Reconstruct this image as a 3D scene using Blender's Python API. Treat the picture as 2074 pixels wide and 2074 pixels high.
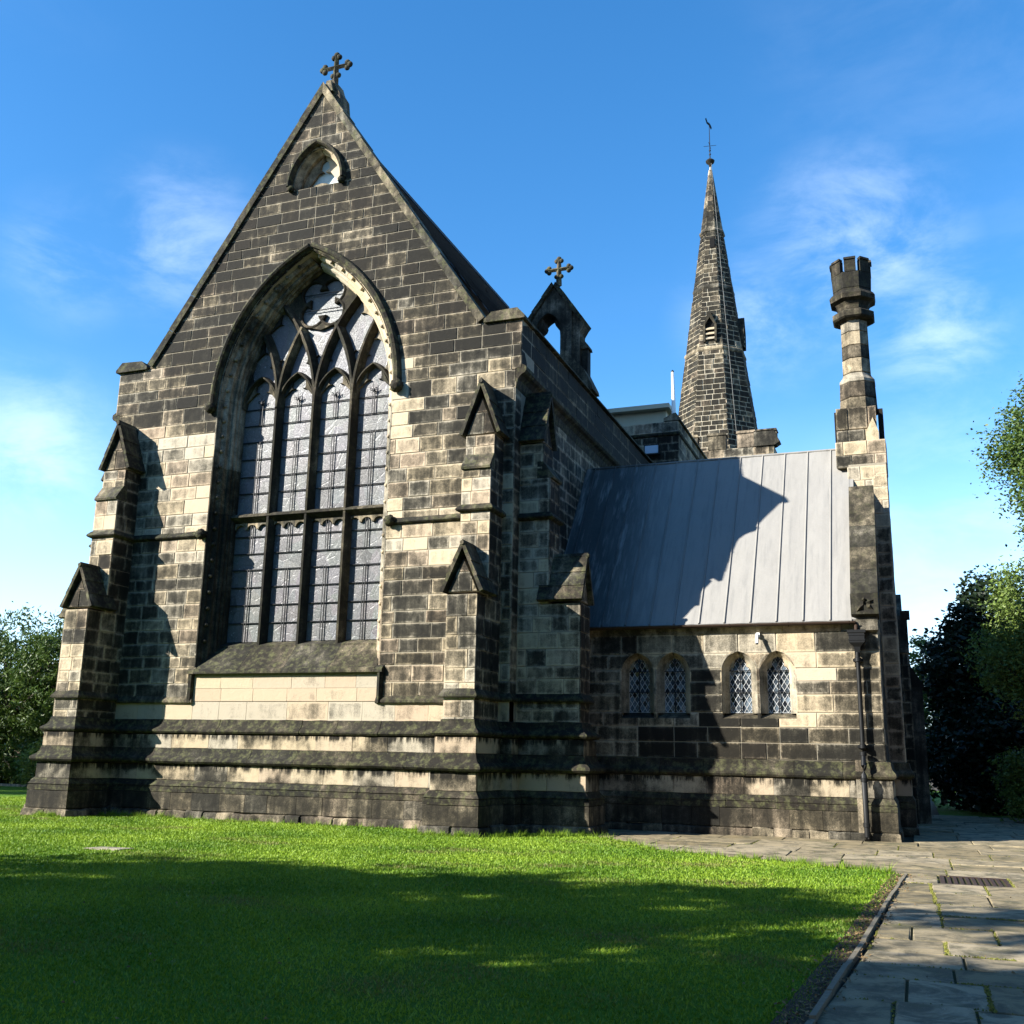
import bpy, bmesh, math, random
import numpy as np
from mathutils import Vector, Matrix
from mathutils.geometry import tessellate_polygon
R = math.radians
random.seed(7); rng = np.random.default_rng(11)
scene = bpy.context.scene
COL = scene.collection
for o in list(bpy.data.objects): bpy.data.objects.remove(o)

# ------------------------------------------------------------------ camera
cd = bpy.data.cameras.new('camera'); cam = bpy.data.objects.new('camera', cd); COL.objects.link(cam)
scene.camera = cam
cd.sensor_width = 36; cd.sensor_fit = 'HORIZONTAL'; cd.lens = 2105/2074*36; cd.clip_start = .05; cd.clip_end = 3000
pit, yaw, rol = R(13.35), R(21.04), R(1.17)
Fw = Vector((-math.sin(yaw)*math.cos(pit), math.cos(yaw)*math.cos(pit), math.sin(pit)))
R0 = Vector((math.cos(yaw), math.sin(yaw), 0)); U0 = R0.cross(Fw)
Rr = R0*math.cos(rol)+U0*math.sin(rol); Uu = -R0*math.sin(rol)+U0*math.cos(rol)
m = Matrix((Rr, Uu, -Fw)).transposed().to_4x4(); m.translation = Vector((0, 0, 1.6)); cam.matrix_world = m
scene.render.resolution_x = 1024; scene.render.resolution_y = 1024

# ------------------------------------------------------------------ light
SUN = Vector((-1.14, -1, .80)).normalized()         # towards the sun
w = bpy.data.worlds.new('World'); scene.world = w; w.use_nodes = True
nt = w.node_tree; N = nt.nodes; L = nt.links; N.clear()
out = N.new('ShaderNodeOutputWorld'); bg = N.new('ShaderNodeBackground'); sky = N.new('ShaderNodeTexSky')
sky.sky_type = 'NISHITA'; sky.sun_disc = False; sky.sun_elevation = math.asin(SUN.z)
sky.sun_rotation = math.atan2(SUN.x, SUN.y); sky.air_density = 1.0; sky.dust_density = .25; sky.ozone_density = 3.0
bg.inputs['Strength'].default_value = .098
hs = N.new('ShaderNodeHueSaturation'); hs.inputs['Saturation'].default_value = 1.29; hs.inputs['Value'].default_value = 1.0
L.new(sky.outputs[0], hs.inputs['Color'])
tc = N.new('ShaderNodeTexCoord')
def wnoise(scale, sx, sy, sz, det, off):
    mp = N.new('ShaderNodeMapping'); mp.inputs['Scale'].default_value = (sx, sy, sz); mp.inputs['Location'].default_value = off
    L.new(tc.outputs['Generated'], mp.inputs[0])
    n = N.new('ShaderNodeTexNoise'); n.inputs['Scale'].default_value = scale; n.inputs['Detail'].default_value = det; n.inputs['Roughness'].default_value = .62
    n.inputs['Distortion'].default_value = .3
    L.new(mp.outputs[0], n.inputs['Vector']); return n.outputs['Fac']
def wmr(v, a, b, c, d):
    n = N.new('ShaderNodeMapRange'); n.interpolation_type = 'SMOOTHSTEP'
    for i, x in zip((1, 2, 3, 4), (a, b, c, d)): n.inputs[i].default_value = x
    L.new(v, n.inputs[0]); return n.outputs[0]
def wmath(op, a, b):
    n = N.new('ShaderNodeMath'); n.operation = op
    for i, x in enumerate((a, b)):
        if isinstance(x, (int, float)): n.inputs[i].default_value = x
        else: L.new(x, n.inputs[i])
    return n.outputs[0]
def wdir(u, v): return (Fw+Rr*(u-1037)/2105-Uu*(v-1037)/2105).normalized()
def wspot(u, v, r0, r1, k):
    n = N.new('ShaderNodeVectorMath'); n.operation = 'DISTANCE'; L.new(tc.outputs['Generated'], n.inputs[0]); n.inputs[1].default_value = wdir(u, v)
    return wmr(n.outputs['Value'], r0, r1, 0, k)
sep = N.new('ShaderNodeSeparateXYZ'); L.new(tc.outputs['Generated'], sep.inputs[0])
c2 = wmr(wnoise(7.0, 1, 1, 2.2, 10, (1.3, 2.2, .5)), .36, .70, 0, 1)
c3 = wmr(wnoise(1.6, 1, 1, 3.0, 2, (3.1, .6, .2)), .52, .68, 0, .10)
cl = c3
for sp_ in ((1730, 520, .13, .0, 1.0), (1890, 670, .09, .0, 1.0), (1540, 640, .10, 0, .7), (60, 905, .10, .0, 1.0), (-60, 880, .10, .0, .8), (370, 490, .10, 0, .75), (140, 530, .08, 0, .5), (2050, 1000, .2, 0, .5), (1900, 1150, .2, 0, .4)):
    cl = wmath('MAXIMUM', cl, wspot(*sp_))
cl = wmath('MULTIPLY', cl, c2)
mixc = N.new('ShaderNodeMix'); mixc.data_type = 'RGBA'
hzm = N.new('ShaderNodeMix'); hzm.data_type = 'RGBA'; L.new(wmr(sep.outputs[2], .36, .0, 0, .55), hzm.inputs[0]); L.new(hs.outputs[0], hzm.inputs[6]); hzm.inputs[7].default_value = (4.6, 6.3, 8.3, 1)
L.new(wmath('MULTIPLY', cl, .30), mixc.inputs[0]); L.new(hzm.outputs[2], mixc.inputs[6]); mixc.inputs[7].default_value = (6.5, 7.2, 8.0, 1)
L.new(mixc.outputs[2], bg.inputs[0]); L.new(bg.outputs[0], out.inputs[0])
sl = bpy.data.lights.new('sun', 'SUN'); sl.energy = 5.0; sl.angle = R(.53); sl.color = (1, .955, .87)
so = bpy.data.objects.new('sun', sl); COL.objects.link(so); so.location = (-30, -30, 40)
so.rotation_euler = (-SUN).to_track_quat('-Z', 'Y').to_euler()
scene.view_settings.view_transform = 'Standard'; scene.view_settings.look = 'None'
scene.view_settings.gamma = 1; scene.view_settings.use_curve_mapping = False; scene.view_settings.exposure = 1.6
scene.render.engine = 'CYCLES'

# ------------------------------------------------------------------ material helpers
class NB:
    def __init__(s, name):
        s.m = bpy.data.materials.new(name); s.m.use_nodes = True; s.t = s.m.node_tree; s.t.nodes.clear()
        s.o = s.n('OutputMaterial'); s.b = s.n('BsdfPrincipled'); s.l(s.b.outputs[0], s.o.inputs[0])
        s.b.inputs['Roughness'].default_value = .85; s.b.inputs['Specular IOR Level'].default_value = .25
    def n(s, k): return s.t.nodes.new('ShaderNode'+k)
    def l(s, a, b): s.t.links.new(a, b)
    def put(s, i, v):
        if hasattr(v, 'is_linked') or isinstance(v, bpy.types.NodeSocket): s.l(v, i)
        elif isinstance(v, (tuple, list)) and len(v) == 3 and i.type == 'RGBA': i.default_value = (*v, 1)
        else: i.default_value = v
    def math(s, op, a, b=0.0, clamp=False):
        n = s.n('Math'); n.operation = op; n.use_clamp = clamp; s.put(n.inputs[0], a); s.put(n.inputs[1], b); return n.outputs[0]
    def pos(s): return s.n('NewGeometry').outputs['Position']
    def noise(s, scale, det=4, rough=.6, vec=None, sc=None, dist=0):
        n = s.n('TexNoise'); n.inputs['Scale'].default_value = scale; n.inputs['Detail'].default_value = det
        n.inputs['Roughness'].default_value = rough; n.inputs['Distortion'].default_value = dist
        v = vec or s.pos()
        if sc:
            mp = s.n('Mapping'); mp.inputs['Scale'].default_value = sc; s.l(v, mp.inputs[0]); v = mp.outputs[0]
        s.l(v, n.inputs['Vector']); return n.outputs['Fac']
    def mr(s, v, a, b, c=0.0, d=1.0, smooth=True):
        n = s.n('MapRange'); n.interpolation_type = 'SMOOTHSTEP' if smooth else 'LINEAR'
        s.put(n.inputs[0], v)
        for i, x in zip((1, 2, 3, 4), (a, b, c, d)): n.inputs[i].default_value = x
        return n.outputs[0]
    def mix(s, f, a, b):
        n = s.n('Mix'); n.data_type = 'RGBA'; s.put(n.inputs[0], f); s.put(n.inputs[6], a); s.put(n.inputs[7], b); return n.outputs[2]
    def attr(s, name):
        n = s.n('Attribute'); n.attribute_name = name; return n
    def bump(s, h, d=.01, st=.6):
        n = s.n('Bump'); n.inputs['Distance'].default_value = d; n.inputs['Strength'].default_value = st; s.l(h, n.inputs['Height']); s.l(n.outputs[0], s.b.inputs['Normal'])
    def col(s, v): s.put(s.b.inputs['Base Color'], v)
    def setv(s, k, v): s.put(s.b.inputs[k], v)

def stone_mat(name, edges=True, lichen=0.0, buffk=1.0, drip=False):
    b = NB(name); a = b.attr('tone'); sp = b.n('SeparateColor'); b.l(a.outputs['Color'], sp.inputs[0])
    S, r, wd = sp.outputs[0], sp.outputs[1], sp.outputs[2]; ht = a.outputs['Alpha']
    big = b.noise(.9, 3, .6); mid = b.noise(5.5, 6, .68, dist=.5); fine = b.noise(42, 4, .7)
    strk = b.noise(1.0, 4, .6, sc=(5.5, 5.5, .5))
    s = b.math('ADD', S, b.math('MULTIPLY', b.math('SUBTRACT', big, .5), 1.05))
    s = b.math('ADD', s, b.math('MULTIPLY', b.math('SUBTRACT', mid, .5), .62))
    s = b.math('ADD', s, b.math('MULTIPLY', b.math('SUBTRACT', fine, .5), .55))
    s = b.math('ADD', s, b.math('MULTIPLY', b.math('SUBTRACT', strk, .5), .70))
    s = b.math('ADD', s, b.math('MULTIPLY', b.math('SUBTRACT', r, .5), .16))
    if drip:
        sx = b.n('SeparateXYZ'); b.l(b.pos(), sx.inputs[0]); z = sx.outputs[2]
        d1 = b.math('MULTIPLY', b.mr(z, 1.08, 1.29), b.math('LESS_THAN', z, 1.3)); d2 = b.mr(z, 1.86, 2.03)
        st2 = b.noise(1.0, 5, .7, sc=(7, 7, .9)); dd = b.math('MULTIPLY', b.math('MAXIMUM', d1, d2), b.mr(st2, .40, .62))
        s = b.math('ADD', s, b.math('MULTIPLY', dd, .85)); s = b.math('ADD', s, b.math('MULTIPLY', b.mr(b.noise(.8, 3, .6), .44, .60), .44))
    if edges:
        uv = b.n('UVMap'); uv.uv_map = 'st'; q = b.n('SeparateXYZ'); b.l(uv.outputs[0], q.inputs[0])
        e = b.math('MINIMUM', b.math('MINIMUM', q.outputs[0], b.math('SUBTRACT', wd, q.outputs[0])), b.math('MINIMUM', q.outputs[1], b.math('SUBTRACT', ht, q.outputs[1])))
        e = b.math('ADD', e, b.math('MULTIPLY', b.math('SUBTRACT', mid, .5), .10))
        em = b.mr(e, .0, .075, 1, 0)
        s = b.math('SUBTRACT', s, b.math('MULTIPLY', em, .30))
    rmp = b.n('ValToRGB'); b.l(s, rmp.inputs[0]); el = rmp.color_ramp.elements
    el[0].position = .12; el[0].color = (1.12, 1.12, 1.12, 1); el[1].position = .94; el[1].color = (.035, .035, .035, 1)
    for p, c in ((.26, .86), (.40, .56), (.53, .30), (.66, .135), (.80, .068)):
        x = el.new(p); x.color = (c, c, c, 1)
    buff = b.n('ValToRGB'); b.l(r, buff.inputs[0]); e2 = buff.color_ramp.elements
    k = buffk
    e2[0].color = (.395*k, .318*k, .205*k, 1); e2[1].color = (.345*k, .30*k, .225*k, 1)
    for p, c in ((.35, (.40, .33, .225)), (.62, (.385, .295, .205)), (.7, (.37, .325, .245))):
        x = e2.new(p); x.color = (c[0]*k, c[1]*k, c[2]*k, 1)
    grey = b.mix(b.mr(s, .3, .85), (1, 1, 1), (.93, .965, .94))
    c = b.n('Mix'); c.data_type = 'RGBA'; c.blend_type = 'MULTIPLY'; c.inputs[0].default_value = 1
    b.l(buff.outputs[0], c.inputs[6]); b.l(rmp.outputs[0], c.inputs[7])
    c2 = b.n('Mix'); c2.data_type = 'RGBA'; c2.blend_type = 'MULTIPLY'; c2.inputs[0].default_value = 1
    b.l(c.outputs[2], c2.inputs[6]); b.l(grey, c2.inputs[7]); cc = c2.outputs[2]
    cc = b.mix(b.math('MULTIPLY', b.mr(b.noise(26, 5, .75), .66, .74), .5), cc, (.27, .25, .20))
    dm = b.mix(b.noise(13, 6, .75, dist=.4), (.35, .35, .35), (1.35, 1.35, 1.3)); dmx = b.n('Mix'); dmx.data_type = 'RGBA'; dmx.blend_type = 'MULTIPLY'; b.l(b.mr(s, .55, .85), dmx.inputs[0]); b.l(cc, dmx.inputs[6]); b.l(dm, dmx.inputs[7]); cc = dmx.outputs[2]
    if lichen:
        cc = b.mix(b.math('MULTIPLY', b.mr(b.noise(7, 5, .7), .45, .7), lichen), cc, (.13, .135, .055))
    b.col(cc); b.setv('Roughness', .9)
    b.bump(b.math('ADD', b.math('MULTIPLY', mid, 1.0), b.math('MULTIPLY', fine, .5)), .02, .65)
    return b.m
def flat(name, c, rough=.8, var=.25, sc=8, metal=0, bump=0):
    b = NB(name); n = b.noise(sc, 5, .65); d = tuple(x*(1-var) for x in c); e = tuple(min(1, x*(1+var)) for x in c)
    b.col(b.mix(n, d, e)); b.setv('Roughness', rough); b.setv('Metallic', metal)
    if bump: b.bump(n, bump, .5)
    return b.m
M = {}
M['stone'] = stone_mat('sooty_sandstone'); M['mould'] = stone_mat('weathered_moulding', False, .45); M['clean'] = stone_mat('clean_sandstone', True, 0, .84)
M['band'] = stone_mat('dripstained_sandstone', False, 0, .80, True); M['carve'] = stone_mat('carved_stone', False, .12)
M['mortar'] = flat('lime_mortar', (.25, .22, .165), .95, .4, 14)
M['mortar_new'] = flat('ashlar_mortar', (.20, .165, .12), .95, .2, 20)
M['iron'] = flat('black_iron', (.010, .011, .013), .45, .3, 30)
M['cast'] = flat('painted_cast_iron', (.006, .0065, .007), .5, .3, 14)
M['lead_came'] = flat('lead_came', (.46, .47, .47), .5, .2, 30)
M['slate'] = flat('roof_slate', (.045, .050, .060), .6, .35, 9)
M['cream'] = flat('cream_cladding', (.44, .40, .29), .6, .06, 2)
M['white'] = flat('white_paint', (.82, .82, .80), .4, .05, 5)
M['earth'] = flat('dry_soil', (.050, .036, .020), 1, .5, 22, bump=.02)
M['wood'] = flat('old_timber_edging', (.16, .14, .10), .9, .4, 18, bump=.01)
M['bark'] = flat('bark', (.07, .055, .04), .95, .4, 14, bump=.02)
M['rust'] = flat('rusty_gutter', (.042, .026, .018), .6, .5, 10)
M['lamp'] = flat('floodlight_glass', (.35, .42, .5), .12, .1, 4)
M['void'] = flat('dark_interior', (.006, .006, .006), 1, .1, 4)
def mk_lead():
    b = NB('lead_sheet'); p = b.pos(); big = b.noise(1.3, 4, .6); st = b.noise(1, 5, .65, sc=(4.5, .55, .55)); fine = b.noise(30, 4, .6)
    sx = b.n('SeparateXYZ'); b.l(p, sx.inputs[0])
    dirt_shade = b.mr(b.math('ADD', sx.outputs[0], b.math('MULTIPLY', st, 3.2)), -5.9, -4.0, 1, 0)  # stains plus painted shadow darkening the left part of the roof
    dirt_shade = b.math('MULTIPLY', dirt_shade, b.mr(st, .32, .50))
    c = b.mix(b.math('ADD', b.math('MULTIPLY', big, .5), b.math('MULTIPLY', fine, .5)), (.190, .182, .166), (.265, .255, .235))
    c = b.mix(b.math('MULTIPLY', dirt_shade, .85), c, (.035, .04, .04))
    b.col(c); c = b.mix(b.math('MULTIPLY', b.mr(b.noise(1, 5, .65, sc=(9, .8, .8)), .48, .7), .35), c, (.13, .13, .125)); b.col(c); b.setv('Roughness', .62); b.setv('Metallic', .0); b.setv('Specular IOR Level', .2); b.bump(b.math('ADD', big, b.noise(3.5, 3, .5)), .03, .4); return b.m
M['lead'] = mk_lead()
def mk_glass():
    b = NB('old_stained_glass'); n = b.noise(5, 6, .7, dist=1.2)
    def lines(sc, k):
        v = b.n('TexVoronoi'); v.feature = 'DISTANCE_TO_EDGE'; v.inputs['Scale'].default_value = sc
        mp = b.n('Mapping'); mp.inputs['Scale'].default_value = k; b.l(b.pos(), mp.inputs[0]); b.l(mp.outputs[0], v.inputs['Vector']); return b.mr(v.outputs['Distance'], .015, .06, 0, 1)
    ln = b.math('MULTIPLY', b.math('MULTIPLY', lines(3.4, (1, .05, .8)), lines(8, (1.2, .05, 1))), lines(15, (1, .05, 1.1)))
    c = b.mix(n, (.036, .038, .039), (.105, .107, .105)); c = b.mix(b.mr(b.noise(2.2, 3, .5), .5, .7), c, (.105, .095, .105))
    c = b.mix(ln, b.mix(.55, c, (.015, .016, .02)), c)
    vc = b.n('TexVoronoi'); vc.inputs['Scale'].default_value = 2.6; mpv = b.n('Mapping'); mpv.inputs['Scale'].default_value = (1.1, .05, .7); b.l(b.pos(), mpv.inputs[0]); b.l(mpv.outputs[0], vc.inputs['Vector'])
    hv = b.n('HueSaturation'); hv.inputs['Saturation'].default_value = .16; hv.inputs['Value'].default_value = .22; b.l(vc.outputs['Color'], hv.inputs['Color']); c = b.mix(.30, c, hv.outputs[0])
    b.col(b.mix(b.mr(b.noise(16, 4, .7), .62, .70), c, (.30, .31, .33)))
    b.setv('Roughness', .42); b.setv('Specular IOR Level', .4); b.bump(b.math('ADD', n, ln), .01, .4); return b.m
M['glass'] = mk_glass()
def mk_pane():
    b = NB('leaded_pane'); w_ = b.n('TexWhiteNoise'); oi = b.n('ObjectInfo'); a = b.attr('tone')
    b.l(a.outputs['Color'], w_.inputs['Vector'])
    b.col(b.mix(b.mr(w_.outputs['Value'], .45, .95), (.008, .010, .014), (.15, .19, .23))); b.setv('Roughness', .12); b.setv('Specular IOR Level', .7); return b.m
M['pane'] = mk_pane()
def mk_paving():
    b = NB('york_stone_paving'); a = b.attr('tone'); sp = b.n('SeparateColor'); b.l(a.outputs['Color'], sp.inputs[0])
    mid = b.noise(2.6, 6, .7, dist=.6); fine = b.noise(38, 4, .7); strk = b.noise(2.2, 5, .7, sc=(.6, 3.5, 1))
    c = b.mix(sp.outputs[1], (.190, .150, .080), (.31, .255, .165))
    c = b.mix(b.math('MULTIPLY', b.mr(mid, .42, .62), .8), c, (.062, .056, .036)); c = b.mix(b.math('MULTIPLY', b.mr(strk, .52, .75), .5), c, (.20, .19, .16))
    c = b.mix(b.math('MULTIPLY', b.mr(b.noise(1.3, 5, .7), .5, .75), .45), c, (.075, .082, .025))
    c = b.mix(b.math('MULTIPLY', b.mr(b.noise(60, 3, .6), .66, .72), .6), c, (.42, .40, .34))
    b.col(c); b.setv('Roughness', .85); b.bump(b.math('ADD', mid, b.math('MULTIPLY', fine, .35)), .025, .55); return b.m
M['paving'] = mk_paving()
def mk_lawn():
    b = NB('lawn_ground'); n1 = b.noise(.35, 4, .6); n2 = b.noise(3, 6, .7); n3 = b.noise(70, 3, .7)
    c = b.mix(n3, (.040, .098, .006), (.11, .21, .015)); c = b.mix(b.math('MULTIPLY', b.mr(n2, .55, .75), .55), c, (.07, .06, .025))
    c = b.mix(b.math('MULTIPLY', b.mr(n1, .5, .7), .5), c, (.06, .085, .014))
    b.col(c); b.setv('Roughness', 1); b.setv('Specular IOR Level', .1); b.bump(b.math('ADD', n2, n3), .03, .7); return b.m
M['lawn'] = mk_lawn()
M['moss'] = flat('mossy_joint_soil', (.032, .034, .010), 1, .6, 9, bump=.01)
def mk_leaf(name, c1, c2, tr=.25, rough=.5, dry=None):
    b = NB(name); a = b.attr('tone'); sp = b.n('SeparateColor'); b.l(a.outputs['Color'], sp.inputs[0])
    c = b.mix(sp.outputs[1], c1, c2)
    if dry: c = b.mix(sp.outputs[2], c, dry)
    b.col(c); b.setv('Roughness', rough); b.setv('Specular IOR Level', .3)
    if tr:
        t = b.n('BsdfTranslucent'); b.l(c, t.inputs[0]); mx = b.n('MixShader'); mx.inputs[0].default_value = tr
        b.l(b.b.outputs[0], mx.inputs[1]); b.l(t.outputs[0], mx.inputs[2]); b.l(mx.outputs[0], b.o.inputs[0])
    return b.m
M['blade'] = mk_leaf('grass_blade', (.065, .150, .006), (.25, .36, .026), .3, .6, (.17, .14, .05))
M['leaf_a'] = mk_leaf('broad_leaf', (.028, .062, .009), (.085, .130, .022))
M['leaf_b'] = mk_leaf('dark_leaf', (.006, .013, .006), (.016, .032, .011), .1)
M['leaf_c'] = mk_leaf('light_leaf', (.070, .120, .020), (.17, .23, .05))
M['leaf_d'] = mk_leaf('dead_leaf', (.07, .045, .02), (.22, .14, .06), 0, .8)

# ------------------------------------------------------------------ mesh helpers
def tag(o, label=None, cat=None, group=None, kind=None):
    for k, v in (('label', label), ('category', cat), ('group', group), ('kind', kind)):
        if v: o[k] = v
    return o
def empty(name, loc, label, cat, group=None):
    o = bpy.data.objects.new(name, None); o.location = loc; o.empty_display_size = .2; COL.objects.link(o); return tag(o, label, cat, group)
class MB:
    """collects faces in world coordinates, with a tone (soot and painted shade, random, width, height) and local uv per face"""
    def __init__(s): s.v = []; s.f = []; s.t = []; s.u = []
    def add(s, vs, fs, tone=(.5, .5, 9, 9), uv=None):
        o = len(s.v); s.v.extend([tuple(x) for x in vs])
        for f in fs:
            s.f.append([i+o for i in f]); s.t.append(tone); s.u.append([uv[i] if uv else (4.5, 4.5) for i in f])
        return s
    def box(s, a, b, tone=(.5, .5, 9, 9)):
        (x0, y0, z0), (x1, y1, z1) = a, b
        v = [(x0, y0, z0), (x1, y0, z0), (x1, y1, z0), (x0, y1, z0), (x0, y0, z1), (x1, y0, z1), (x1, y1, z1), (x0, y1, z1)]
        return s.add(v, [(0, 3, 2, 1), (4, 5, 6, 7), (0, 1, 5, 4), (1, 2, 6, 5), (2, 3, 7, 6), (3, 0, 4, 7)], tone)
    def prism(s, poly, fn, d0, d1, tone=(.5, .5, 9, 9)):
        """poly: list of 2D points; fn(a,b,depth)->xyz"""
        n = len(poly); v = [fn(a, b, d0) for a, b in poly]+[fn(a, b, d1) for a, b in poly]
        fs = [[(i), (i+1) % n, n+(i+1) % n, n+i] for i in range(n)]
        tri = tessellate_polygon([[Vector((a, b, 0)) for a, b in poly]])
        fs += [list(t) for t in tri]+[[n+i for i in reversed(t)] for t in tri]
        return s.add(v, fs, tone)
    def tube(s, pts, r, k=8, tone=(.5, .5, 9, 9), caps=True):
        pts = [Vector(p) for p in pts]; n = len(pts); rs = r if isinstance(r, (list, tuple)) else [r]*n; vs = []
        up = Vector((0, 0, 1))
        for i, p in enumerate(pts):
            t = (pts[min(i+1, n-1)]-pts[max(i-1, 0)]).normalized()
            a = t.cross(up) if abs(t.z) < .95 else t.cross(Vector((0, 1, 0)))
            a.normalize(); bb = t.cross(a)
            for j in range(k):
                th = 2*math.pi*j/k; vs.append(p+(a*math.cos(th)+bb*math.sin(th))*rs[i])
        fs = [(i*k+j, i*k+(j+1) % k, (i+1)*k+(j+1) % k, (i+1)*k+j) for i in range(n-1) for j in range(k)]
        if caps: fs += [list(range(k))[::-1], [(n-1)*k+j for j in range(k)]]
        return s.add(vs, fs, tone)
    def loft(s, rings, close=True, caps=True, tone=(.5, .5, 9, 9)):
        k = len(rings[0]); vs = [p for r in rings for p in r]; fs = []
        for i in range(len(rings)-1):
            for j in range(k if close else k-1):
                fs.append((i*k+j, i*k+(j+1) % k, (i+1)*k+(j+1) % k, (i+1)*k+j))
        if caps and close: fs += [list(range(k))[::-1], [(len(rings)-1)*k+j for j in range(k)]]
        return s.add(vs, fs, tone)
    def mesh(s, name, mat):
        me = bpy.data.meshes.new(name); me.from_pydata(s.v, [], s.f)
        me.materials.append(mat)
        tot = sum(len(f) for f in s.f)
        ca = me.attributes.new('tone', 'FLOAT_COLOR', 'CORNER'); arr = np.empty((tot, 4), np.float32); uv = np.empty((tot, 2), np.float32); i = 0
        for f, t, u in zip(s.f, s.t, s.u):
            n = len(f); arr[i:i+n] = t; uv[i:i+n] = u; i += n
        ca.data.foreach_set('color', arr.ravel())
        ul = me.uv_layers.new(name='st'); ul.data.foreach_set('uv', uv.ravel())
        return me
    def build(s, name, mat, parent=None, smooth=False, origin=None, fix=True):
        if origin is None:
            a = np.array(s.v); lo, hi = a.min(0), a.max(0); origin = ((lo[0]+hi[0])/2, (lo[1]+hi[1])/2, lo[2])
        ori = Vector(origin); s.v = [(x-ori.x, y-ori.y, z-ori.z) for x, y, z in s.v]
        me = s.mesh(name, mat)
        if fix:
            bm = bmesh.new(); bm.from_mesh(me); bmesh.ops.recalc_face_normals(bm, faces=bm.faces); bm.to_mesh(me); bm.free()
        if smooth: me.shade_smooth()
        o = bpy.data.objects.new(name, me); COL.objects.link(o); o.location = ori
        if parent:
            o.parent = parent; o.location = ori-wloc(parent)
        return o
def wloc(o):
    p = Vector((0, 0, 0))
    while o: p += o.location; o = o.parent
    return p
def T(soot, r=None, w_=9, h_=9): return (soot, random.random() if r is None else r, w_, h_)
def auto_smooth(o, ang=35):
    me = o.data; me.shade_smooth(); bm = bmesh.new(); bm.from_mesh(me)
    for e in bm.edges:
        if len(e.link_faces) != 2 or e.calc_face_angle(0) > R(ang): e.smooth = False
    bm.to_mesh(me); bm.free(); return o

def clip_rect(poly, x0, x1, y0, y1):
    def cut(ps, ins, inter):
        o = []
        for i in range(len(ps)):
            a, b = ps[i-1], ps[i]; ia, ib = ins(a), ins(b)
            if ib:
                if not ia: o.append(inter(a, b))
                o.append(b)
            elif ia: o.append(inter(a, b))
        return o
    def ix(c): return lambda a, b: (c, a[1]+(b[1]-a[1])*(c-a[0])/(b[0]-a[0]))
    def iy(c): return lambda a, b: (a[0]+(b[0]-a[0])*(c-a[1])/(b[1]-a[1]), c)
    for ins, it in ((lambda p: p[0] >= x0, ix(x0)), (lambda p: p[0] <= x1, ix(x1)), (lambda p: p[1] >= y0, iy(y0)), (lambda p: p[1] <= y1, iy(y1))):
        poly = cut(poly, ins, it)
        if len(poly) < 3: return []
    o = []
    for p in poly:
        if not o or math.hypot(p[0]-o[-1][0], p[1]-o[-1][1]) > .004: o.append(p)
    if len(o) > 2 and math.hypot(o[0][0]-o[-1][0], o[0][1]-o[-1][1]) < .004: o.pop()
    return o if len(o) > 2 else []
def area(p): return .5*sum(p[i-1][0]*p[i][1]-p[i][0]*p[i-1][1] for i in range(len(p)))
def pieces(polys, rows, lens, joint=.012, jit=0):
    """cut 2D regions into coursed pieces: list of (poly, w, h)"""
    res = []
    for k in range(len(rows)-1):
        z0, z1 = rows[k], rows[k+1]
        for poly in polys:
            sl = clip_rect(poly, -1e3, 1e3, z0, z1)
            if not sl: continue
            a, b = min(p[0] for p in sl), max(p[0] for p in sl)
            cuts = [a-random.uniform(0, lens[0]*.6)]
            while cuts[-1] < b:
                l = random.triangular(lens[0], lens[1], lens[0]*.6+lens[1]*.4)
                cuts.append(cuts[-1]+l)
            cuts[0] = a
            if len(cuts) > 2:
                cuts[-1] = b
                if cuts[-1]-cuts[-2] < lens[0]*.45: cuts.pop(-2)
            else: cuts = [a, b]
            for i in range(len(cuts)-1):
                j = joint/2
                p = clip_rect(poly, cuts[i]+j, cuts[i+1]-j, z0+j, z1-j)
                if p and abs(area(p)) > .002: res.append((p, cuts[i], cuts[i+1], z0, z1))
    return res
SLAB = []
STONES = {}    # kind -> list of (weight, builder, material, parent)
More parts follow.
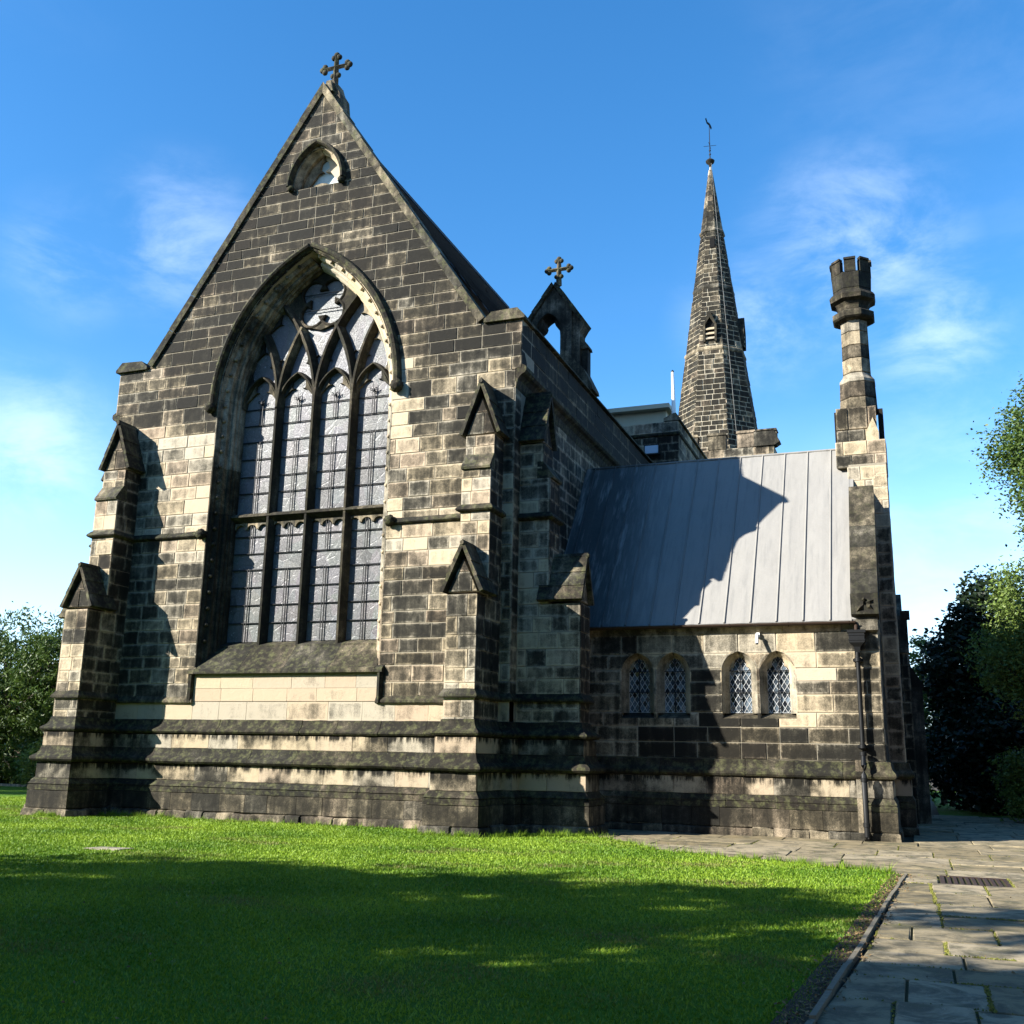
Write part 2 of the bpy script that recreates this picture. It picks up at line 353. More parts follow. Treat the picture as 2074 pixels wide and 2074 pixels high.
def lay(kind, parent, polys, rows, lens, fn, soot, mat='stone', joint=.014, depth=.014, bev=.012, rough=.004, back=.03, see=True):
    """stones proud of a mortar bed. fn(a,b,d)->xyz, d outwards; soot(a,b)->0..1"""
    for p, a0, a1, b0, b1 in pieces(polys, rows, lens, joint):
        if area(p) < 0: p = p[::-1]
        if kind == 'paving_slab': SLAB.append((a0, a1, b0, b1))
        cx = sum(q[0] for q in p)/len(p); cy = sum(q[1] for q in p)/len(p); n = len(p)
        d = depth+random.uniform(-rough, rough*1.6)
        ins = []
        for i in range(n):
            A, B, C_ = p[i-1], p[i], p[(i+1) % n]
            e1 = Vector((B[0]-A[0], B[1]-A[1])).normalized(); e2 = Vector((C_[0]-B[0], C_[1]-B[1])).normalized()
            nn = Vector((-e1.y-e2.y, e1.x+e2.x)); l = nn.length
            nn = nn/l if l > .2 else Vector((-e1.y, e1.x)); k = bev/max(.45, abs(nn.x*-e1.y+nn.y*e1.x)); k = min(k, .3*math.sqrt(abs(area(p))))
            ins.append((B[0]+nn.x*k, B[1]+nn.y*k))
        tx, ty = random.uniform(-.006, .006), random.uniform(-.006, .006); jt = bev*.35
        ins = [(x_+random.uniform(-jt, jt), y_+random.uniform(-jt, jt)) for x_, y_ in ins]
        v = [fn(x, y, -back) for x, y in p]+[fn(x, y, d*.55) for x, y in p]+[fn(x, y, d+tx*(x-cx)/max(.2, a1-a0)+ty*(y-cy)/.3) for x, y in ins]
        uv = [(x-a0, y-b0) for x, y in p]*2+[(x-a0, y-b0) for x, y in ins]
        fs = [(i, (i+1) % n, n+(i+1) % n, n+i) for i in range(n)]+[(n+i, n+(i+1) % n, 2*n+(i+1) % n, 2*n+i) for i in range(n)]+[tuple(2*n+i for i in range(n))]
        t = (min(1, max(0, soot(cx, cy)+random.gauss(0, .06 if random.random() < .92 else .2))), random.random(), a1-a0, b1-b0)
        mb = MB(); mb.add(v, fs, t, uv)
        c = Vector(fn(cx, cy, 0)); wt = abs(area(p))/((c-Vector((0, 0, 1.6))).length**2) if see else 0
        STONES.setdefault(kind, []).append((wt, mb, mat, parent))
def flush_stones(limit=300):
    for kind, lst in STONES.items():
        lst.sort(key=lambda t: -t[0]); rest = {}
        for i, (wt, mb, mat, par) in enumerate(lst):
            if i < limit and wt > 0: mb.build(kind, M[mat], par, fix=False)
            else: rest.setdefault((par, mat), []).append(mb)
        for (par, mat), ms in rest.items():
            big = MB()
            for x in ms:
                o = len(big.v); big.v += x.v; big.f += [[i+o for i in f] for f in x.f]; big.t += x.t; big.u += x.u
            o = big.build(kind+'_facing', M[mat], par, fix=False); o['kind'] = 'stuff'
    STONES.clear()
# plane frames
def FY(Y): return lambda a, b, d: (a, Y-d, b)                 # faces -y, a=x
def FXp(X): return lambda a, b, d: (X+d, a, b)                # faces +x, a=y
def FXn(X): return lambda a, b, d: (X-d, a, b)
def rect(a0, a1, b0, b1): return [(a0, b0), (a1, b0), (a1, b1), (a0, b1)]
def rows(z0, z1, lo, hi):
    r = [z0]
    while r[-1] < z1-lo*1.2: r.append(r[-1]+random.uniform(lo, hi))
    r[-1] = z1 if z1-r[-1] < lo*.5 else r[-1]
    if r[-1] != z1: r.append(z1)
    return r
def arch_pts(cx, hw, zs, rad, n=14, left=True, right=True, z0=None):
    """pointed arch outline from bottom left over the apex to bottom right"""
    top = math.sqrt(max(0, rad*rad-(rad-hw)**2)); amax = math.asin(min(1, top/rad)); P = []
    for i in range(n+1):
        t = amax*i/n; P.append((cx-hw+rad-rad*math.cos(t), zs+rad*math.sin(t)))
    Rg = [(2*cx-x, z) for x, z in reversed(P[:-1])]
    if z0 is not None: P = [(cx-hw, z0)]+P; Rg = Rg+[(cx+hw, z0)]
    return P+Rg if left and right else (P if left else [P[-1]]+Rg)
def sweep(mb, path, prof, fn, tone=(.5, .5, 9, 9), caps=True):
    """prof: (offset to the left of travel, depth) closed ring, path 2D, fn(a,b,depth)"""
    n = len(path); rings = []
    for i, (x, y) in enumerate(path):
        t = Vector((0, 0))
        if i > 0: a = (Vector(path[i])-Vector(path[i-1])).normalized()
        if i < n-1: b = (Vector(path[i+1])-Vector(path[i])).normalized()
        if i == 0: a = b
        if i == n-1: b = a
        t = (a+b); t = t.normalized() if t.length > 1e-6 else a
        nn = Vector((-t.y, t.x)); k = 1/max(.35, nn.dot(Vector((-a.y, a.x))))
        rings.append([fn(x+nn.x*o*k, y+nn.y*o*k, d) for o, d in prof])
    return mb.loft(rings, True, caps, tone)
def plan_band(kind, parent, path, prof, lens, soot, mat='mould', lab=None):
    """moulded course round a plan: prof is (out, z) closed ring; outward = right of travel; cut to stones"""
    n = len(path); nrm = []
    for i in range(n-1):
        t = (Vector(path[i+1])-Vector(path[i])).normalized(); nrm.append(Vector((t.y, -t.x)))
    for i in range(n-1):
        A, B = Vector(path[i]), Vector(path[i+1]); t = (B-A).normalized(); Ln = (B-A).length
        na = nrm[i]; n0 = nrm[i-1] if i else None; n1 = nrm[i+1] if i < n-2 else None
        k = max(1, round(Ln/random.uniform(*lens))); cuts = [0]+[Ln*(j+random.uniform(-.12, .12))/k for j in range(1, k)]+[Ln]
        for j in range(k):
            rings = []
            nsub = max(1, int((cuts[j+1]-cuts[j])/.22)); tt = [cuts[j]+(cuts[j+1]-cuts[j])*i_/nsub for i_ in range(nsub+1)]; tt[-1] = cuts[j+1]; po, pz = random.uniform(-.004, .004), random.uniform(-.003, .003)
            for ti, q in enumerate(tt):
                ring = []; g = .004*(1 if ti == 0 else -1) if ti in (0, nsub) else 0; kf = 5 if kind == 'foundation_stone' else 1; w1, w2 = random.gauss(0, .0045*kf), random.gauss(0, .0035*kf*.8)
                for o_, z in prof:
                    if 0 < q < Ln and o_ > -.2: o_ = o_+po+w1; z = z+pz+w2
                    s_ = q+(g if 0 < q < Ln else 0)
                    if q == 0 and n0 is not None: s_ = -o_*n0.dot(t)*-1 if False else o_*(n0.dot(t))
                    if q == Ln and n1 is not None: s_ = Ln+o_*(n1.dot(t))
                    P = A+t*s_+na*o_; ring.append((P.x, P.y, z))
                rings.append(ring)
            mb = MB(); mb.loft(rings, True, True, T(soot, None)); c = rings[0][0]
            wt = Ln/k*.3/((Vector(c)-Vector((0, 0, 1.6))).length**2)
            if na.x < -.5: wt = 0
            STONES.setdefault(kind, []).append((wt, mb, mat, parent))

# ================================================================== SETTING
XC = -14.65; W = 22.42; V = 25.0
def mesh_obj(name, verts, faces, mat, kind='structure'):
    mb = MB(); mb.add(verts, faces, T(.5, .5)); o = mb.build(name, M[mat], origin=(0, 0, 0), fix=False); tag(o, kind=kind); return o
g = 700
ground = mesh_obj('ground', [(-g, -g, -.03), (g, -g, -.03), (g, g, -.03), (-g, g, -.03)], [(0, 1, 2, 3)], 'earth')
APR = [(-7.3, 22.6), (-6.35, 22.25), (-5.4, 21.1), (-4.75, 19.95), (-3.87, 19.45), (-2.87, 19.1), (-2.05, 18.7), (-1.4, 18.3), (-.9, 18.15), (-.45, 17.85)]
EDGE = [(-.36, 17.6), (-.55, 13.39), (-.66, 10.73), (-.76, 9.0), (-.84, 7.4), (-1.07, 4.5), (-2.0, -3)]
lawn_poly = [(-75, -30), (-3.5, -30)]+EDGE[::-1]+APR[::-1]+[(-7.3, 22.9), (-7.3, 60), (-75, 60)]
tri = tessellate_polygon([[Vector((a, b, 0)) for a, b in lawn_poly]])
lawn = mesh_obj('lawn', [(a, b, 0) for a, b in lawn_poly], [list(t) for t in tri], 'lawn')
if lawn.data.polygons[0].normal.z < 0: lawn.data.flip_normals()
far_lawn = mesh_obj('far_lawn', [(.6, 40, .0), (40, 40, .0), (40, 80, .0), (.6, 80, .0)], [(0, 1, 2, 3)], 'lawn')

# paving: slabs are pieces of the path
pmb = MB(); pp = [(-7.3, 25.4)]+APR+[(-.40, 17.6), (-.42, 13.4), (-.5, 10.7), (-.6, 9), (-.72, 7.4), (-1.1, 3), (6, 3), (6, 40), (-.2, 40), (-.2, 25.4)]
tri = tessellate_polygon([[Vector((a, b, 0)) for a, b in pp]])
pmb.add([(a, b, -.004) for a, b in pp], [list(t) for t in tri], T(.5)); path = pmb.build('path', M['moss'], origin=(0, 0, 0), fix=False)
if path.data.polygons[0].normal.z < 0: path.data.flip_normals()
tag(path, kind='structure')
def FZ(a, b, d): return (a, b, d)
apron = [(-7.0, 25.05)]+APR+[(-.38, 17.8), (5.5, 17.8), (5.5, 25.05)]
def slabs(poly, rws, lens): lay('paving_slab', path, [poly], rws, lens, FZ, lambda a, b: .5, 'paving', .022, .014, .014, .005, .03)
slabs(apron, [17.6, 18.75, 19.8, 21.1, 22.3, 23.7, 25.05], (.75, 2.2))
slabs([(-.38, 16.42), (-.42, 13.4), (-.5, 10.7), (-.6, 9), (-.72, 7.4), (-1.0, 4), (4.5, 4), (4.5, 16.42)], [4, 5.3, 6.3, 7.2, 8.22, 9.12, 9.72, 10.4, 11.1, 12.1, 13.05, 14.1, 15.28, 16.42], (.38, 1.25))
slabs(rect(-.38, .18, 16.44, 17.80), [16.44, 17.1, 17.80], (.5, 1.3)); slabs(rect(1.14, 5.5, 16.44, 17.80), [16.44, 17.80], (.5, 1.3))
slabs(rect(-.2, 7, 25.07, 39.5), [25.07+1.45*i for i in range(11)], (.8, 1.9))
random.seed(21)

# drain grate
gr = empty('drain_grate', (.66, 17.15, .0), 'rusty iron slotted drain grate set flush in the paving by the vestry corner', 'grate')
mb = MB(); mb.box((.2, 16.52, -.02), (1.12, 16.6, .016)); mb.box((.2, 17.70, -.02), (1.12, 17.78, .016)); mb.box((.2, 16.6, -.02), (.26, 17.7, .016)); mb.box((1.06, 16.6, -.02), (1.12, 17.7, .016))
mb.build('frame', M['rust'], gr)
for i in range(9):
    x = .30+i*.083; mb = MB(); mb.box((x, 16.602, -.015), (x+.045, 17.698, .013)); mb.build('bar', M['rust'], gr)
mb = MB(); mb.box((.27, 16.61, -.025), (1.05, 17.69, -.018)); mb.build('pit', M['void'], gr)
# kerb along the path, soil strip
kp = [(-.27, 17.6), (-.47, 13.39), (-.57, 10.73), (-.64, 9.4), (-.69, 8.26), (-.73, 7.4), (-.95, 4.5)]
kerb = MB()
for i in range(len(kp)-1):
    A, B = Vector(kp[i]), Vector(kp[i+1]); d = (B-A); n = max(1, round(d.length/.9))
    for j in range(n):
        a = A+d*(j/n); b = A+d*((j+1)/n)-d.normalized()*.012; h = .035+random.uniform(-.008, .012); px = .022
        kerb.add([(a.x-px, a.y, -.02), (a.x+px, a.y, -.02), (b.x+px, b.y, -.02), (b.x-px, b.y, -.02), (a.x-px, a.y, h), (a.x+px, a.y, h), (b.x+px, b.y, h+.004), (b.x-px, b.y, h)], [(4, 5, 6, 7), (0, 4, 7, 3), (1, 2, 6, 5), (0, 1, 5, 4), (2, 3, 7, 6)], T(.6))
tag(kerb.build('path_edging', M['wood'], origin=(-.5, 10, 0)), 'thin weathered edging strip between the leafy soil and the stone path', 'edging')
sb = MB()
sp_ = EDGE[:6]; kk = [(-.27, 17.6), (-.47, 13.39), (-.57, 10.73), (-.66, 9.0), (-.73, 7.4), (-.95, 4.5)]
for i in range(5): sb.add([(sp_[i][0]-.12, sp_[i][1], .012), (kk[i][0], kk[i][1], .012), (kk[i+1][0], kk[i+1][1], .012), (sp_[i+1][0]-.12, sp_[i+1][1], .012)], [(0, 3, 2, 1)], T(.5))
tag(sb.build('soil_strip', M['earth'], origin=(-.6, 10, 0), fix=False), kind='structure')
def scatter(name, n, fx, size, mat, label=None, cat=None):
    v = []; f = []; t = []
    for i in range(n):
        x, y = fx(); s = size*random.uniform(.5, 1.3); a = random.uniform(0, 6.28); c, s_ = math.cos(a)*s, math.sin(a)*s; h = random.uniform(.0, .02)
        k = len(v); z = .02; v += [(x-c, y-s_, z), (x+s_*.6, y-c*.6, z+h), (x+c, y+s_, z+random.uniform(0, .02)), (x-s_*.6, y+c*.6, z+h*.5)]; f.append((k, k+1, k+2, k+3)); t.append(i)
    mb = MB(); 
    for i in range(0, len(f)): mb.add(v[i*4:i*4+4], [(0, 1, 2, 3)], T(.5))
    o = mb.build(name, M[mat], origin=(0, 0, 0), fix=False); tag(o, kind='stuff', label=label, cat=cat)
def fx():
    y = random.uniform(5, 17.6); x = np.interp(y, [4.5, 7.4, 9, 10.7, 13.4, 17.6], [-1.05, -.82, -.73, -.63, -.52, -.33]); return x+random.gauss(0, .09), y
scatter('fallen_leaves', 1100, fx, .022, 'leaf_d', 'small brown fallen leaves lying on the soil beside the path edging', 'leaves')
def fx2(): return random.uniform(-9, 3), random.uniform(5, 21)
scatter('scattered_leaves', 260, fx2, .016, 'leaf_d', 'few dry leaves scattered over the lawn and paving', 'leaves')
mb = MB(); mb.prism([(-13.0, 14.35), (-12.35, 14.45), (-12.3, 14.75), (-12.9, 14.7)], lambda a, b, d: (a, b, d), .0, .025, T(.25, .9)); tag(mb.build('ground_stone', M['stone']), 'small pale flat stone sunk in the lawn at the left', 'stone')

# ================================================================== CHURCH
church = empty('church', (XC, W, 0), 'soot blackened sandstone church with tall gabled east end, side vestry and slender spire', 'church')
def soot_main(x, z):
    z += random.gauss(0, .28)+.5*math.sin(x*1.7); x += random.gauss(0, .12)
    s = .62
    if z > 9.6: s = .93
    if z > 9.6 and abs(x-XC) > 2.9 and z < 12: s = .86 if x < XC else .74
    if 7.3 < z <= 9.6: s = .36 if x < XC and x > -18.6 else (.56 if x > XC else .48)
    if 9.0 < z < 10.2: s = .50 if x < XC else .66
    if 6.7 < z <= 7.2: s = .25
    if 3.0 < z <= 6.7: s = .62
    if z > 17.5: s = .80
    if -18.4 < x < -17.2 and 7.5 < z < 10.4: s = .20
    if -12.1 < x < -11.3 and 8.4 < z < 10.7: s = .25
    return s
OHW = 2.66; OSP = 10.8; ORAD = 4.75
open_l = arch_pts(XC, OHW, OSP, ORAD, 18, True, False)     # left half outline going up
open_top = open_l[-1][1]
SW = dict(cx=-14.66, hw=.78, zs=17.12, rad=1.22)
sw_l = arch_pts(SW['cx'], SW['hw'], SW['zs'], SW['rad'], 8, True, False); sw_top = sw_l[-1][1]
VX = (-19.87+.05, 12.25); APX = 20.12
left_half = [(-20.85, 10.93), (-20.7, 10.93), (-20.7, 2.9), (-17.46, 2.9), (-17.46, 3.6), (XC-OHW, 3.6), (XC-OHW, 3.6)]+open_l+[(XC, 17.05), (SW['cx']-SW['hw'], 17.05)]+sw_l+[(XC, APX), (-19.82, 12.22), (-20.85, 12.22)]
lh = []
for p in left_half:
    if not lh or abs(p[0]-lh[-1][0])+abs(p[1]-lh[-1][1]) > .002: lh.append(p)
right_half = [(2*XC-x, z) for x, z in reversed(lh)]
gw = MB()
for h in (lh, right_half): gw.prism(h, FY(W), -.9, 0, T(.4))
gw.prism(rect(-20.7, -8.6, 0, 2.9), FY(W), -.9, -.012, T(.4)); gw.prism(rect(-17.46, 2*XC+17.46, 2.9, 3.56), FY(W), -.6, 0, T(.4))
gable = gw.build('gable_wall', M['mortar'], church)
RW = [2.9, 3.32, 3.72, 4.02, 4.36, 4.72, 5.02, 5.4, 5.78, 6.1, 6.5, 6.82, 7.2, 7.52, 7.86, 8.26, 8.62, 9.0, 9.4, 9.75, 10.1, 10.45, 10.9, 11.25, 11.56, 11.9, 12.22, 12.62, 12.95, 13.25, 13.6, 13.9, 14.22, 14.6, 14.92, 15.2, 15.48, 15.8, 16.08, 16.42, 16.75, 17.05, 17.34, 17.68, 17.95, 18.25, 18.6, 18.95, 19.35, 20.1]
random.seed(5)
lay('stone', gable, [lh, right_half], RW, (.38, 1.12), FY(W), soot_main, joint=.022)
# ashlar under the window and the bands of the plinth
panel = MB(); panel.prism(rect(-20.7, -8.6, 1.0, 2.9), FY(W), -.3, -.02, T(.1)); panel = panel.build('ashlar_panel', M['mortar_new'], church)
sc = lambda s: (lambda a, b: s)
AP = [rect(-19.73, -9.59, 2.40, 2.86), rect(-17.3, -12.0, 2.87, 3.52)]
lay('ashlar_slab', panel, AP[:1], [2.40, 2.86], (.7, 1.25), FY(W), sc(.10), 'clean', .006, .010, .003, .001)
lay('ashlar_slab', panel, AP[1:], [2.87, 3.19, 3.52], (.7, 1.35), FY(W), sc(.04), 'clean', .006, .010, .003, .001)
lay('ashlar_slab', panel, [rect(-8.87, -8.6, 2.40, 2.86)], [2.40, 2.86], (.7, 1.25), FY(W), sc(.3), 'clean', .006, .010, .003, .001)
PATH = [(-20.7, 30), (-20.7, 23.56), (-22.22, 23.56), (-22.22, 22.84), (-20.7, 22.84), (-20.7, W), (-20.45, W), (-20.45, 21.0), (-19.73, 21.0), (-19.73, W),
        (-9.59, W), (-9.59, 21.0), (-8.87, 21.0), (-8.87, W), (-8.6, W), (-8.6, 22.84), (-7.03, 22.84), (-7.03, 23.56), (-8.6, 23.56), (-8.6, V)]
plinth = MB(); plinth.box((-20.6, W-.1, 0), (-8.7, W+.3, .5), T(.8)); plinth = plinth.build('plinth', M['mortar'], church)
def ringp(pts, zin0, zin1): return [(-.25, zin0)]+pts+[(-.25, zin1)]
def plinth_courses(path, full=True, bs=.28):
    k = bs/.28
    if full:
        plan_band('plinth_moulding', plinth, path, ringp([(.06, 2.04), (.17, 2.07), (.205, 2.11), (.20, 2.145), (.16, 2.18), (.10, 2.225), (.06, 2.29), (.04, 2.36), (.035, 2.40), (0.0, 2.42)], 2.04, 2.42), (.9, 1.5), .90)
        plan_band('plinth_stone', plinth, path, ringp([(.115, 1.695), (.12, 1.705), (.12, 2.02), (.115, 2.03)], 1.695, 2.03), (.6, 1.2), .16, 'band')
    plan_band('plinth_moulding', plinth, path, ringp([(.17*k, 1.30), (.27*k, 1.325), (.315*k, 1.37), (.31*k, 1.42), (.27*k, 1.46), (.20*k, 1.51), (.16*k, 1.58), (.14*k, 1.66), (.13*k, 1.69)], 1.30, 1.69), (.9, 1.5), .88)
    plan_band('plinth_stone', plinth, path, ringp([(.17*k, .915), (.175*k, .925), (.175*k, 1.28), (.17*k, 1.29)], .915, 1.29), (.6, 1.2), .16, 'band')
    plan_band('plinth_moulding', plinth, path, ringp([(.285*k, .625), (.285*k, .735), (.26*k, .745), (.26*k, .76), (.285*k, .77), (.27*k, .80), (.20*k, .88), (.18*k, .905)], .625, .905), (.9, 1.4), .82)
    plan_band('plinth_stone', plinth, path, ringp([(.27*k, .20), (.28*k, .212), (.28*k, .60), (.27*k, .612)], .20, .612), (.45, 1.0), .74, 'stone')
    plan_band('foundation_stone', plinth, path, ringp([(.31*k, -.1), (.35*k, .02), (.33*k, .16), (.27*k, .19)], -.1, .19), (.25, .6), .62, 'stone')
plinth_courses(PATH)
STR = [(.02, 2.865), (.07, 2.87), (.09, 2.90), (.085, 2.945), (.03, 3.02), (.0, 3.07)]
def drop(prof, dz): return [(a, b+dz) for a, b in prof]
plan_band('string_course', church, PATH[6:11][:4], ringp(STR, 2.865, 3.07), (.8, 1.5), .8)
plan_band('string_course', church, [(-20.45, W), (-20.45, 21), (-19.73, 21), (-19.73, W)], ringp(STR, 2.865, 3.07), (.8, 1.5), .8)
plan_band('string_course', church, [(-9.59, W), (-9.59, 21), (-8.87, 21), (-8.87, W), (-8.6, W), (-8.6, 22.84), (-7.03, 22.84), (-7.03, 23.56), (-8.6, 23.56), (-8.6, V)], ringp(STR, 2.865, 3.07), (.8, 1.5), .8)
plan_band('string_course', church, [(-19.73, W), (-17.3, W)], ringp(drop(STR, -.05), 2.82, 3.0), (.8, 1.5), .78)
plan_band('string_course', church, [(-12.0, W), (-9.59, W)], ringp(drop(STR, -.05), 2.82, 3.0), (.8, 1.5), .78)
# upper string with carved stops
ST2 = [(.02, 7.16), (.08, 7.19), (.11, 7.22), (.10, 7.26), (.03, 7.34), (0, 7.36)]
plan_band('string_course', church, [(-19.73, W), (-17.5, W)], ringp(ST2, 7.16, 7.36), (.9, 1.4), .85)
plan_band('string_course', church, [(-11.8, W), (-9.59, W)], ringp(ST2, 7.16, 7.36), (.9, 1.4), .85)
def boss(name, c, r, parent, soot=.95):
    bm = bmesh.new(); bmesh.ops.create_icosphere(bm, subdivisions=3, radius=1)
    for v in bm.verts:
        d = v.co.normalized(); k = 1+.16*math.sin(d.x*7+c[0])*math.cos(d.z*8)+.13*math.sin(d.y*11+d.z*5)
        v.co = Vector((d.x*r*k, d.y*r*k*.9, d.z*r*k))
    vs = [tuple(v.co+Vector(c)) for v in bm.verts]; fs = [[v.index for v in f.verts] for f in bm.faces]; bm.free()
    mb = MB(); mb.add(vs, fs, T(soot)); return mb.build(name, M['mould'], parent, smooth=True)
boss('carved_stop', (-17.44, W-.10, 7.25), .14, church); boss('carved_stop', (-11.82, W-.10, 7.27), .14, church)
boss('carved_stop', (-17.5, W-.12, 10.80), .16, church); boss('carved_stop', (-11.80, W-.12, 10.80), .17, church)

# ---------------------------------------------------------------- buttresses
def buttress(kind, ctr, stages, soot_shade, label=None, mirror=1):
    """kind 'F': faces -y, ctr = x range; 'S': faces +x (mirror=1) or -x"""
    a0, a1 = ctr; hw = (a1-a0)/2; mid = (a0+a1)/2; base = W if kind == 'F' else (-8.6 if mirror == 1 else -20.7)
    if kind == 'F':
        fr = lambda out: FY(base-out); sdR = FXp(a1); sdL = FXn(a0)
        so = lambda o: base-o
        P3 = lambda a, o, z: (a, base-o, z)
    else:
        fr = (lambda out: FXp(base+out)) if mirror == 1 else (lambda out: FXn(base-out))
        P3 = lambda a, o, z: (base+o*mirror, a, z)
        sdR = lambda a, b, d: (a, a0-d, b); sdL = lambda a, b, d: (a, a1+d, b)
        so = lambda o: base+o*mirror
    core = MB()
    for (o_, z0, z1) in stages:
        v = [P3(a, q, z) for a in (a0+.012, a1-.012) for q in (-.3, o_-.012) for z in (z0, z1)]
        core.add(v, [(0, 1, 3, 2), (4, 6, 7, 5), (0, 4, 5, 1), (2, 3, 7, 6), (1, 5, 7, 3), (0, 2, 6, 4)], T(.5))
    co = core.build('buttress', M['mortar'], church)
    if label: co['label'] = label
    see_side = kind == 'F' or mirror == 1
    for i, (o_, z0, z1) in enumerate(stages):
        rw = rows(z0, z1, .28, .42)
        lay('quoin_stone', co, [rect(a0-.01, a1+.01, z0, z1)], rw, (.34, .66), fr(o_), soot_shade[i], depth=.004, bev=.008)
        s0, s1 = sorted((so(0), so(o_-.012)))
        pol = rect(s0, s1, z0, z1)
        if kind == 'F':
            lay('quoin_stone', co, [pol], rw, (.35, .8), sdR, sc(.78), depth=.004, bev=.008, back=.02)  # soot tone raised to paint deeper shade on this side face
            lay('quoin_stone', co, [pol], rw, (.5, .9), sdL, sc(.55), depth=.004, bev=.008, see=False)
        else:
            lay('quoin_stone', co, [pol], rw, (.35, .8), sdR, sc(.45), depth=.004, bev=.008, back=.02, see=mirror == 1)
            lay('quoin_stone', co, [pol], rw, (.5, .9), sdL, sc(.55), depth=.004, bev=.008, see=False)
    return co, P3, mid, hw, fr
def gablet(co, P3, mid, hw, out, zE, zA, back, fr, sootv=.8):
    oh = .085; hw2 = hw+oh; t = .075
    g_ = MB(); g_.prism([(mid-hw, zE), (mid+hw, zE), (mid, zE+(zA-zE)*hw/hw2-.05)], fr(out-.05), -(out-back)-.1, 0, T(.5)); g_.build('gablet_core', M['mortar'], co)
    lay('quoin_stone', co, [[(mid-hw, zE), (mid+hw, zE), (mid, zE+(zA-zE)*hw/hw2-.05)]], [zE, zE+(zA-zE)*.45, zA], (.25, .5), fr(out-.05), sc(.72), depth=.02, bev=.008)
    for s in (-1, 1):
        e = Vector((s*hw2, zE-.02)); ap = Vector((0, zA)); d = (e-ap).normalized(); nn = Vector((d.y*-1, d.x))*(1 if s < 0 else -1)
        if nn.y < 0: nn = -nn
        n_ = 3
        for i in range(n_):
            A = ap+(e-ap)*(i/n_); B = ap+(e-ap)*((i+1)/n_); lift = .018*(1 if i < n_-1 else 1)
            q = [(mid+A.x, A.y), (mid+B.x, B.y), (mid+B.x+nn.x*(t+lift), B.y+nn.y*(t+lift)), (mid+A.x+nn.x*t, A.y+nn.y*t)]
            if i == 0: q[3] = (mid, zA+t/abs(d.x)*.95) if abs(d.x) > .1 else q[3]
            v = [P3(a, o_, z) for o_ in (back-.25, out+.07) for a, z in q]
            mb = MB(); mb.add(v, [(0, 1, 2, 3), (7, 6, 5, 4), (0, 4, 5, 1), (1, 5, 6, 2), (2, 6, 7, 3), (3, 7, 4, 0)], T(sootv)); mb.build('gablet_slab', M['mould'], co)
    mb = MB(); mb.tube([P3(mid, out+.10, zA+.10), P3(mid, back-.3, zA+.10)], .05, 8, T(.7)); auto_smooth(mb.build('ridge_roll', M['mould'], co))
def weathering(co, P3, a0, a1, o0, z0, o1, z1):
    q = [(o0+.06, z0), (o0+.075, z0+.05), (o1, z1), (o1-.15, z1), (o1-.15, z0)]
    k = 2
    for i in range(k):
        A = a0-.01+(a1-a0+.02)*i/k; B = a0-.01+(a1-a0+.02)*(i+1)/k-.006
        v = [P3(a, o_, z) for a in (A, B) for o_, z in q]; n = 5
        mb = MB(); mb.add(v, [tuple(range(n)), tuple(range(2*n-1, n-1, -1))]+[(j, (j+1) % n, n+(j+1) % n, n+j) for j in range(n)], T(.72)); mb.build('weathering_stone', M['mould'], co)
def bstring(P3, mid, hw, out, inn, prof):
    A0, A1 = mid-hw, mid+hw
    c = [Vector(P3(A0, inn, 0)).xy, Vector(P3(A0, out, 0)).xy, Vector(P3(A1, out, 0)).xy, Vector(P3(A1, inn, 0)).xy]
    if area([tuple(x) for x in c]) < 0: c = c[::-1]
    plan_band('string_course', church, [tuple(x) for x in c], ringp(prof, prof[0][1], prof[-1][1]), (.7, .9), .85)
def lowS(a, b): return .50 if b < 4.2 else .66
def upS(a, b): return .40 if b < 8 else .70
for nm, (a0, a1) in (('l', (-20.45, -19.73)), ('r', (-9.59, -8.87))):
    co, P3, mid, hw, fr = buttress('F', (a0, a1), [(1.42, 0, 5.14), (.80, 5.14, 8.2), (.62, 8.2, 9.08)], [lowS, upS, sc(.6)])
    gablet(co, P3, mid, hw, 1.42, 5.2, 6.2, .80, fr); gablet(co, P3, mid, hw, .62, 9.12, 10.32, .0, fr)
    weathering(co, P3, a0, a1, .80, 8.2, .62, 8.62)
    bstring(P3, mid, hw, .80, 0, ST2)
for mr, (a0, a1) in ((1, (22.84, 23.56)), (-1, (22.84, 23.56))):
    co, P3, mid, hw, fr = buttress('S', (a0, a1), [(1.56, 0, 5.14), (.78, 5.14, 8.2), (.60, 8.2, 9.08)], [sc(.84), sc(.76), sc(.80)], mirror=mr)  # side buttress tones raised: shade painted in on top of the soot
    gablet(co, P3, mid, hw, 1.56, 5.2, 6.2, .78, fr); gablet(co, P3, mid, hw, .60, 9.12, 10.32, .0, fr)
    weathering(co, P3, a0, a1, .78, 8.2, .60, 8.62)
    bstring(P3, mid, hw, .78, 0, ST2)

